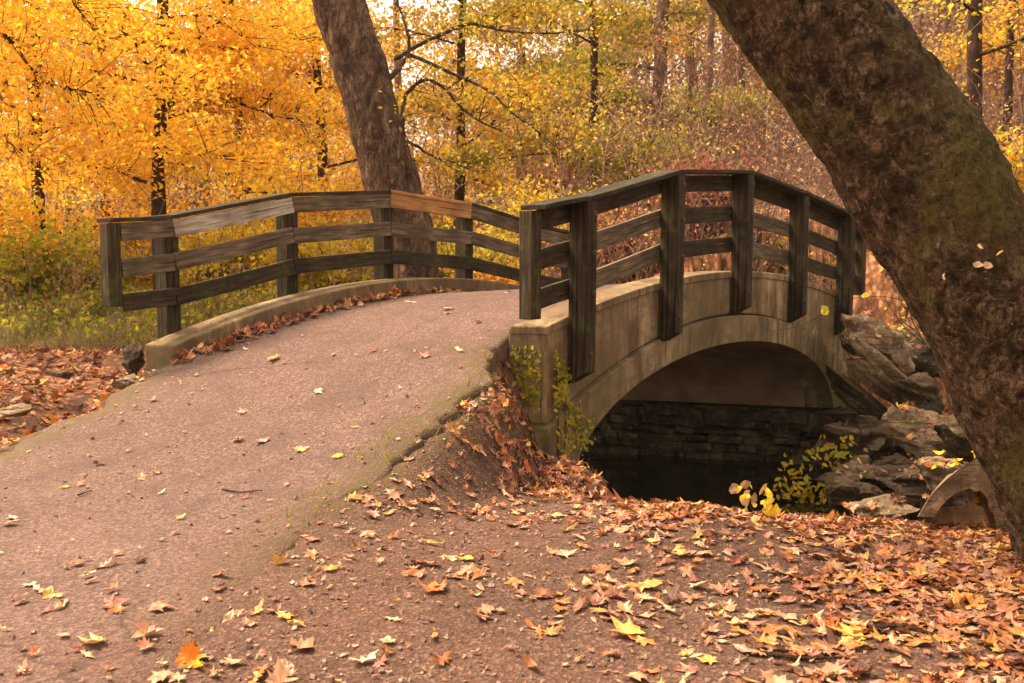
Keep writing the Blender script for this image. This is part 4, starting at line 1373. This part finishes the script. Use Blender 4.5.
# --- brush on the slope and distant woods (nobody could count these)
bb = NPB(); lp = []; lc = []
for k in range(3900):
    y = 17 + 39 * rng.random() ** 1.3; x = rng.uniform(.02, .62) * y if rng.random() < .8 else rng.uniform(-.6, .1) * y
    z = gz(x, y)
    h = rng.uniform(.5, 1.9) if rng.random() < .62 else rng.uniform(1.8, 5.2); az = rng.uniform(0, 6.28); ln = rng.uniform(.2, .9) * h
    e = np.array([x + math.cos(az) * ln, y + math.sin(az) * ln, z + h])
    m_ = np.array([x, y, z]) * .5 + e * .5 + np.array([0, 0, h * .25])
    c = np.array((.30, .19, .14)) * rng.uniform(.35, 1.5)
    P_ = spline([(x, y, z - .05), m_, e], 5)
    bb.add(*tube_np(P_, np.linspace(.009, .004, 5) * (y / 22), 3), C=c)
    for _ in range(4):
        e2 = P_[rng.integers(1, 5)]; e3 = e2 + rng.normal(0, .28, 3)
        bb.add(*tube_np(np.array([e2, (e2 + e3) / 2, e3]), np.array([.006, .005, .003]) * (y / 22), 3), C=c)
        for _ in range(3): lp.append(e3 + rng.normal(0, .12, 3)); lc.append(k)
M_brush = mat_leaf('brush_bark', .0, .0)
lp = np.array(lp); C = pal_pick(['mauve', 'mauve', 'tan', 'rust'], len(lp))
V, Q_, C = leaf_cards(lp, rng.uniform(.05, .11, len(lp)) * (lp[:, 1] / 22), C, .3); bb.add(V, Q_, C)
tag(link('brush', bb.mesh('brush', False), M_brush), 'pinkish brown bare brush covering the slope', None, None, 'stuff')

bb = NPB(); lv = NPB()
for k in range(190):
    y = rng.uniform(50, 95); x = rng.uniform(-.66, .66) * y
    z = gz(x, y); H = rng.uniform(8, 16)
    lean = rng.normal(0, .5, 2)
    P_ = spline([(x, y, z), (x + lean[0] * .4, y, z + H * .5), (x + lean[0], y + lean[1], z + H)], 8)
    bb.add(*tube_np(P_, np.linspace(rng.uniform(.12, .26), .04, 8), 6))
    for _ in range(9):
        q = P_[rng.integers(2, 8)]; e = q + np.array([rng.normal(0, 1.6), rng.normal(0, 1.6), rng.uniform(.3, 2.2)])
        bb.add(*tube_np(np.array([q, (q + e) / 2 + rng.normal(0, .1, 3), e]), np.array([.06, .04, .02]), 4))
    right = x / y > .12
    nl = int(rng.uniform(120, 400)) if right else int(rng.uniform(500, 1150))
    pr = [['tan', 'mauve'], ['mauve', 'rust'], ['tan', 'gold']][rng.integers(0, 3)] if right else [['orange', 'mauve'], ['gold', 'mauve'], ['rust', 'mauve'], ['mauve', 'tan']][rng.integers(0, 4)]
    hc = rng.uniform(.15, 1, (nl, 1))
    Pp = np.array([x, y, z]) + np.hstack([rng.normal(0, 1.9, (nl, 2)), hc * H])
    cl_ = fbm(Pp * .5, 2, k) > -.25
    Pp = Pp[cl_]
    V, Q_, C = leaf_cards(Pp, rng.uniform(.22, .42, len(Pp)), pal_pick(pr, len(Pp)), .4); lv.add(V, Q_, C)
far = empty('distant_woods', (0, 70, 0)); tag(far, 'distant autumn woods that close the view behind everything', None, None, 'stuff')
o = link('trunks', bb.mesh('trunks', True, (0, 70, 0)), M_bark_grey, far)
o = link('canopy', lv.mesh('canopy', False, (0, 70, 0)), M_leaf, far)

# undergrowth: grasses and weeds beyond the dry bed at the left
lv = NPB()
n = 26000
yy = rng.uniform(16.6, 27, n); xx = rng.uniform(-.62, -.02, n) * yy
gzv = ground_z(xx, yy) + CZ
C = pal_pick(['lime', 'olive', 'green', 'green', 'yellow'], n) * np.where(yy < 18, .75, 1)[:, None]
d_, s_g = creek_dist(xx, yy)
k_ = (d_ > 2.4) & (n2(xx, yy, .7, 3, 61) > -.35)
hh = rng.uniform(.0, .45, n)
V, Q_, C = leaf_cards(np.stack([xx, yy, gzv + hh], 1)[k_], rng.uniform(.06, .14, k_.sum()), C[k_], .0); lv.add(V, Q_, C)
m_blades = 9000
for _ in range(m_blades):
    y = rng.uniform(16.3, 22); x = rng.uniform(-.60, -.05) * y
    lv_h = rng.uniform(.15, .5); az = rng.uniform(0, 6.28); w = .007
    b0 = np.array([x, y, 0]); e = b0 + np.array([math.cos(az) * .2, math.sin(az) * .2, lv_h]); 
    V = np.array([b0 + [w, 0, 0], b0 - [w, 0, 0], (b0 * .4 + e * .6) - [w * .6, 0, -.04], (b0 * .4 + e * .6) + [w * .6, 0, .04], e, e])
    if _ == 0: blades = []
    blades.append((V, np.array((.32, .26, .12)) * rng.uniform(.5, 1.3)))
VB = np.array([b_[0] for b_ in blades]); zb_ = ground_z(VB[:, 0, 0], VB[:, 0, 1]) + CZ
VB[:, :, 2] += zb_[:, None]
VB = VB[n2(VB[:, 0, 0], VB[:, 0, 1], .7, 3, 61) > -.3]
nb = len(VB)
QB = (np.array([(0, 1, 2, 3), (3, 2, 4, 5)])[None] + (np.arange(nb) * 6)[:, None, None]).reshape(-1, 4)
VB[:, 5, 0] += .002
lv.add(VB.reshape(-1, 3), QB, np.repeat(np.array([b_[1] for b_ in blades])[:nb], 6, axis=0))
tag(link('undergrowth', lv.mesh('undergrowth', False), M_leaf), 'yellow green weeds and dry grass beyond the creek bed at the left', None, None, 'stuff')


# ---------------------------------------------------------------- small plants
def sprig(name, label, stems, leaves, base, cat='plant', r=.006, lsz=.05, pal=('yellow', 'lime'), seed=1, size_j=.3, nleaf=None):
    r_ = np.random.default_rng(seed); base = np.array(base)
    root = empty(name, tuple(base)); tag(root, label, cat)
    bb = NPB()
    for pl in stems:
        P_ = spline(pl, 14); bb.add(*tube_np(P_, np.linspace(r, r * .35, 14), 5))
    link('stem', bb.mesh('stem', True, base), M_bark_thin, root)
    Lf = Litter(); 
    for (p, c) in leaves:
        V, T = leaf_fan(OVAL * np.array([1.7, 1.]), lsz * r_.uniform(1 - size_j, 1 + size_j), .2, r_)
        nn = r_.normal(0, 1, 3) + np.array([0, -1.2, .6])
        V = V @ rotmat(nn, r_.uniform(0, 6.28)).T + np.array(p) - base
        Lf.V.append(V); Lf.T.append(T + Lf.n); Lf.C.append(np.tile(c, (len(V), 1))); Lf.n += len(V)
    me = mesh_np('foliage', np.concatenate(Lf.V), np.concatenate(Lf.T), False, np.concatenate(Lf.C))
    link('foliage', me, M_leaf, root)
    return root


def sap(label, name, pts_list, Y, nl, seed, lsz=.06, spread=.05, pal=('yellow', 'lime'), ulo=None, r=.007):
    r_ = np.random.default_rng(seed); stems = []; leaves = []
    for pts in pts_list:
        P_ = np.array([at(u, v, Y) for (u, v) in pts]); P_ = P_ + np.column_stack([np.zeros(len(P_)), r_.normal(0, .05, len(P_)), np.zeros(len(P_))])
        P_[0] = at(*pts[0], Y); stems.append(P_)
        S_ = spline(P_, 20)
        for _ in range(nl):
            q = S_[r_.integers(5, 20)] + r_.normal(0, spread, 3)
            leaves.append((q, pal_pick(list(pal), 1)[0]))
    return sprig(name, label, stems, leaves, stems[0][0], r=r, lsz=lsz, seed=seed)


hb = pix(826, 512); Yb = hb[0].y
sap('young sapling with bright yellow leaves on the creek edge before the arch', 'sapling', [
    [(826, 514), (822, 490), (815, 465), (822, 445)], [(826, 514), (812, 492), (795, 478), (800, 462)], [(822, 500), (836, 480), (842, 460)], [(826, 514), (800, 505), (776, 492)], [(826, 514), (806, 498), (786, 482)], [(820, 470), (838, 452), (846, 448)]],
    Yb, 40, 5, .075, .075, ('yellow', 'gold', 'yellow'))
hb = pix(752, 520)
sap('low sprig with orange yellow leaves left of the sapling', 'sprig', [[(760, 522), (748, 500), (736, 484)], [(760, 522), (770, 500), (765, 492)]], hb[0].y, 12, 6, .07, .035, ('gold', 'tan'), r=.004)
hb = pix(880, 505)
sap('sprig with yellow leaves in front of the dark rocks', 'sprig', [[(905, 505), (893, 480), (880, 455), (897, 445)], [(905, 505), (900, 470), (906, 440)], [(893, 480), (884, 490)]], hb[0].y + .4, 12, 7, .08, .05, ('gold', 'yellow', 'tan'), r=.005)
sap('yellow leaved sprig hanging beside the leaning trunk over the pale rock', 'sprig', [[(962, 500), (957, 480), (968, 462), (972, 440)], [(957, 480), (948, 470), (950, 455)]], 6.6, 10, 8, .06, .05, ('yellow', 'gold', 'rust'), r=.004)
# twig with pale leaves hanging in front of the leaning trunk
sprig('twig', 'fine twig with a few pale leaves crossing the leaning trunk', [
    [at(906, 318, 4.55), at(912, 300, 4.55), at(944, 277, 4.55), at(977, 265, 4.5), at(1030, 240, 4.4)],
    [at(944, 277, 4.55), at(960, 262, 4.5), at(982, 247, 4.5)]],
    [(at(943, 277, 4.53), (.75, .62, .35)), (at(978, 265, 4.48), (.7, .5, .3)), (at(988, 266, 4.48), (.66, .42, .28)), (at(1000, 252, 4.45), (.8, .62, .2)), (at(980, 247, 4.48), (.75, .62, .35))],
    at(906, 318, 4.55), cat='twig', r=.005, lsz=.05, seed=9, size_j=.1)
# bare side shoots from the trunk foot, with small leaves at the end of the railing
sap('bare pale shoots with tiny yellow leaves below the railing end', 'shoots', [[(925, 345), (915, 320), (912, 300), (905, 270)], [(925, 345), (905, 325), (885, 300)], [(915, 330), (902, 318), (898, 285)]], 9.0, 9, 11, .05, .06, ('yellow', 'gold', 'rust'), r=.006)
sap('thin drooping twig with three yellow leaves in front of the arch wall', 'drooping_twig', [[(960, 330), (905, 300), (850, 300), (806, 325), (768, 333)]], 5.6, 3, 12, .05, .008, ('gold', 'yellow'), r=.0022)

# creeper on the wing wall
cr = Litter(); stemsb = NPB(); base = np.array(B(-.45, .05, -1.6))
root = empty('creeper', tuple(base)); tag(root, 'yellow green creeper climbing the near end of the bridge wall', 'creeper')
r_ = np.random.default_rng(3)
Lf = Litter()
for k in range(1000):
    face = r_.random()
    zt = r_.beta(1.2, 1.3) * 1.05 - 1.85
    if face < .5:   # end face
        w = .1 + r_.uniform(.02, .26); s = -.34 - SK * w - .012; nn = np.array([-D[0], -D[1], .2])
        if zt > -.8: continue
    else:
        s = -.33 + abs(r_.normal(0, .14)) + (.35 if zt < -1.35 else .05) * r_.random(); w = .028; nn = np.array([-Pn[0], -Pn[1], .2])
        if zt > -.80 - .9 * (s + .34): continue
    if vnoise(np.array([[s * 5, w * 6, zt * 5]]), 5)[0] < -.25: continue
    V, T = leaf_fan(OVAL * np.array([1.9, 1]), r_.uniform(.022, .055), .2, r_)
    V = V @ rotmat(nn + r_.normal(0, .4, 3), r_.uniform(0, 6.28)).T + np.array(B(s, w, zt)) - base
    c = pal_pick(['lime', 'lime', 'yellow'], 1)[0] * .8
    Lf.V.append(V); Lf.T.append(T + Lf.n); Lf.C.append(np.tile(c, (len(V), 1))); Lf.n += len(V)
link('foliage', mesh_np('foliage', np.concatenate(Lf.V), np.concatenate(Lf.T), False, np.concatenate(Lf.C)), M_leaf, root)
for k in range(3):
    s = -.3 + r_.uniform(0, .2); pts = [B(s, .03, -1.8), B(s + r_.normal(0, .04), .03, -1.5), B(s + r_.normal(0, .05), .045, -1.2), B(s + r_.normal(0, .06), .06, -1.0)]
    stemsb.add(*tube_np(spline(pts, 10), np.linspace(.004, .002, 10), 4))
link('stem', stemsb.mesh('stem', True, base), M_bark_thin, root)

# weeds on the path's crumbling edge
tuft = NPB(); ctr = [(455, 420), (480, 392), (497, 382), (432, 433), (385, 445), (362, 462), (330, 490), (300, 520), (150, 372), (128, 360)]
for (u, v) in ctr:
    h = pix(u, v)
    for _ in range(9):
        x = h[0].x + rng.normal(0, .10); y = h[0].y + rng.normal(0, .10); hz = drop_on(x, y)[0]
        az = rng.uniform(0, 6.28); hh_ = rng.uniform(.02, .09); w = .003
        b0 = np.array(hz); e = b0 + np.array([math.cos(az) * hh_ * .7, math.sin(az) * hh_ * .7, hh_]); md = b0 * .45 + e * .55 + np.array([0, 0, hh_ * .15])
        V = np.array([b0 + [w, 0, 0], b0 - [w, 0, 0], md - [w, 0, 0], md + [w, 0, 0], e - [.0005, 0, 0], e + [.0005, 0, 0]])
        tuft.add(V, np.array([(0, 1, 2, 3), (3, 2, 4, 5)]), pal_pick(['lime', 'olive'], 1)[0] * .7)
tag(link('grass', tuft.mesh('grass', False), M_leaf), 'short weeds and grass along the crumbling path edge', None, None, 'stuff')

rs = np.random.default_rng(5)
for k in range(14):
    u = rs.uniform(842, 990); v = rs.uniform(385, 505); Y_ = 13.2 - (v - 340) * .021 + rs.uniform(-.3, .3)
    d_ = rs.uniform(.18, .42)
    boulder(at(u, v, Y_), (d_ * 1.3, d_, d_ * rs.uniform(.5, .9)), 60 + k, (M_rock_dark, M_rock)[k % 4 == 0], 'loose stone wedged between the dark boulders of the far bank', (rs.uniform(-.4, .4), rs.uniform(-.4, .4), rs.uniform(0, 3)), group='loose stones of the far bank')
# leaves caught on the rocks
L = Litter()
dg = bpy.context.evaluated_depsgraph_get(); dg.update()
for k in range(900):
    u = rs.uniform(838, 1000); v = rs.uniform(325, 512)
    a_, b_ = ray(u, v); dr = Vector((a_, 1, b_)).normalized()
    p0 = Vector((0, 0, CZ)) + dr * 6.2 / dr.y
    hit, loc, nrm, _, ob, _ = sc.ray_cast(dg, p0, dr)
    if hit and ob.name.startswith('boulder') and nrm.z > .45 and loc.y > 6.5 and rs.random() < .4:
        L.leaf(loc, nrm, rs.uniform(.06, .12), W_DENSE, .3, lift=.01)
L.build('fallen_leaves', 'leaves caught on the boulders of the far bank')

# pale arched rock at the trunk's foot, hollow underneath
op = spline([(921, 512), (938, 486), (962, 470), (982, 466), (1000, 482), (1016, 556)], 26)
ip_ = spline([(938, 512), (948, 497), (962, 489), (976, 488), (986, 502), (1000, 548)], 26)
V = []
for Yd, sh in ((6.0, 1.0), (6.12, 1.06), (6.45, 1.06), (6.6, 1.)):
    for a_, b_ in zip(op, ip_):
        m_ = (a_ + b_) / 2
        V.append(at(*(m_ + (a_ - m_) * sh), Yd)); V.append(at(*(m_ + (b_ - m_) * sh), Yd))
V = np.array([tuple(q) for q in V]); n_ = 26
Q_ = []
idx_ = lambda l, i, e: (l * n_ + i) * 2 + e
for i_ in range(n_ - 1):
    Q_.append((idx_(0, i_, 0), idx_(0, i_, 1), idx_(0, i_ + 1, 1), idx_(0, i_ + 1, 0)))
    Q_.append((idx_(3, i_, 0), idx_(3, i_ + 1, 0), idx_(3, i_ + 1, 1), idx_(3, i_, 1)))
    for l in range(3):
        for e in (0, 1):
            Q_.append((idx_(l, i_, e), idx_(l, i_ + 1, e), idx_(l + 1, i_ + 1, e), idx_(l + 1, i_, e)))
V = V + fbm(V * 5, 5, 8, .6)[:, None] * .045 * np.array([1, .6, 1])
P_ = [V[0]]
o = link('boulder', mesh_np('boulder', V - V[0], np.array(Q_), False), M_rock_pale); o.location = V[0]
tag(o, 'pale arched rock with a dark hollow beneath it against the leaning trunk', 'rock', 'boulders on the creek bank')

# ---------------------------------------------------------------- haze
mb = MB(); x0, x1, y0, y1 = gx.min() - 3, gx.max() + 3, gy.min() - 3, gy.max() + 3
zlo, zhi = float(GV[:, 2].min()) - 1, float(GV[:, 2].max()) + 22
mb.hexa([(x0, y0, zlo), (x1, y0, zlo), (x1, y1, zlo), (x0, y1, zlo), (x0, y0, zhi), (x1, y0, zhi), (x1, y1, zhi), (x0, y1, zhi)])
m = bpy.data.materials.new('haze'); m.use_nodes = True; nt = m.node_tree; nt.nodes.clear()
out = nt.nodes.new('ShaderNodeOutputMaterial'); pv = nt.nodes.new('ShaderNodeVolumePrincipled')
pv.inputs['Color'].default_value = (1, .93, .84, 1); pv.inputs['Density'].default_value = .0004; pv.inputs['Anisotropy'].default_value = .3
nt.links.new(pv.outputs[0], out.inputs['Volume'])
tag(mb.build('haze', m), 'thin pale air between the far trees', None, None, 'stuff')

# ---------------------------------------------------------------- world, sun, camera
w = bpy.data.worlds.new('World'); sc.world = w; w.use_nodes = True
nt = w.node_tree; nt.nodes.clear(); t = NT(nt)
SUN_EL, SUN_AZ = math.radians(58), math.radians(-70)      # azimuth from +Y, negative = left
sky = t.n('TexSky', sky_type='NISHITA', sun_disc=False, sun_elevation=SUN_EL, sun_rotation=SUN_AZ, air_density=1.2, dust_density=5., ozone_density=.6)
hs = t.n('HueSaturation', ins={'Saturation': .12, 'Value': 1., 'Color': sky.outputs[0]})
warm = t.mix(1., hs.outputs[0], (1.0, .84, .66), 'MULTIPLY')
bg = t.n('Background', ins={'Color': warm, 'Strength': .15})
wo_ = nt.nodes.new('ShaderNodeOutputWorld'); nt.links.new(bg.outputs[0], wo_.inputs['Surface'])

sd = bpy.data.lights.new('Sun', 'SUN'); sd.energy = 2.4; sd.angle = math.radians(14); sd.color = (1, .78, .52)
so = bpy.data.objects.new('Sun', sd); COL.objects.link(so)
dv = Vector((math.sin(SUN_AZ) * math.cos(SUN_EL), math.cos(SUN_AZ) * math.cos(SUN_EL), math.sin(SUN_EL)))
so.rotation_euler = dv.to_track_quat('Z', 'Y').to_euler(); so.location = (0, 0, 20)

cd = bpy.data.cameras.new('Camera'); cam = bpy.data.objects.new('Camera', cd); COL.objects.link(cam)
cam.location = (0, 0, CZ); cam.rotation_euler = (math.pi / 2 - PITCH, 0, 0)
cd.sensor_width = 36; cd.lens = F * 36 / 1024; cd.clip_start = .05; cd.clip_end = 600
cd.dof.use_dof = True; cd.dof.focus_distance = 7.5; cd.dof.aperture_fstop = 5.6
sc.camera = cam
sc.render.resolution_x = 1024; sc.render.resolution_y = 683
sc.view_settings.view_transform = 'Standard'; sc.view_settings.look = 'None'; sc.view_settings.gamma = 1
sc.view_settings.exposure = 1.6
sc.cycles.use_denoising = True
sc.cycles.max_bounces = 10; sc.cycles.diffuse_bounces = 8; sc.cycles.transmission_bounces = 8; sc.cycles.transparent_max_bounces = 4
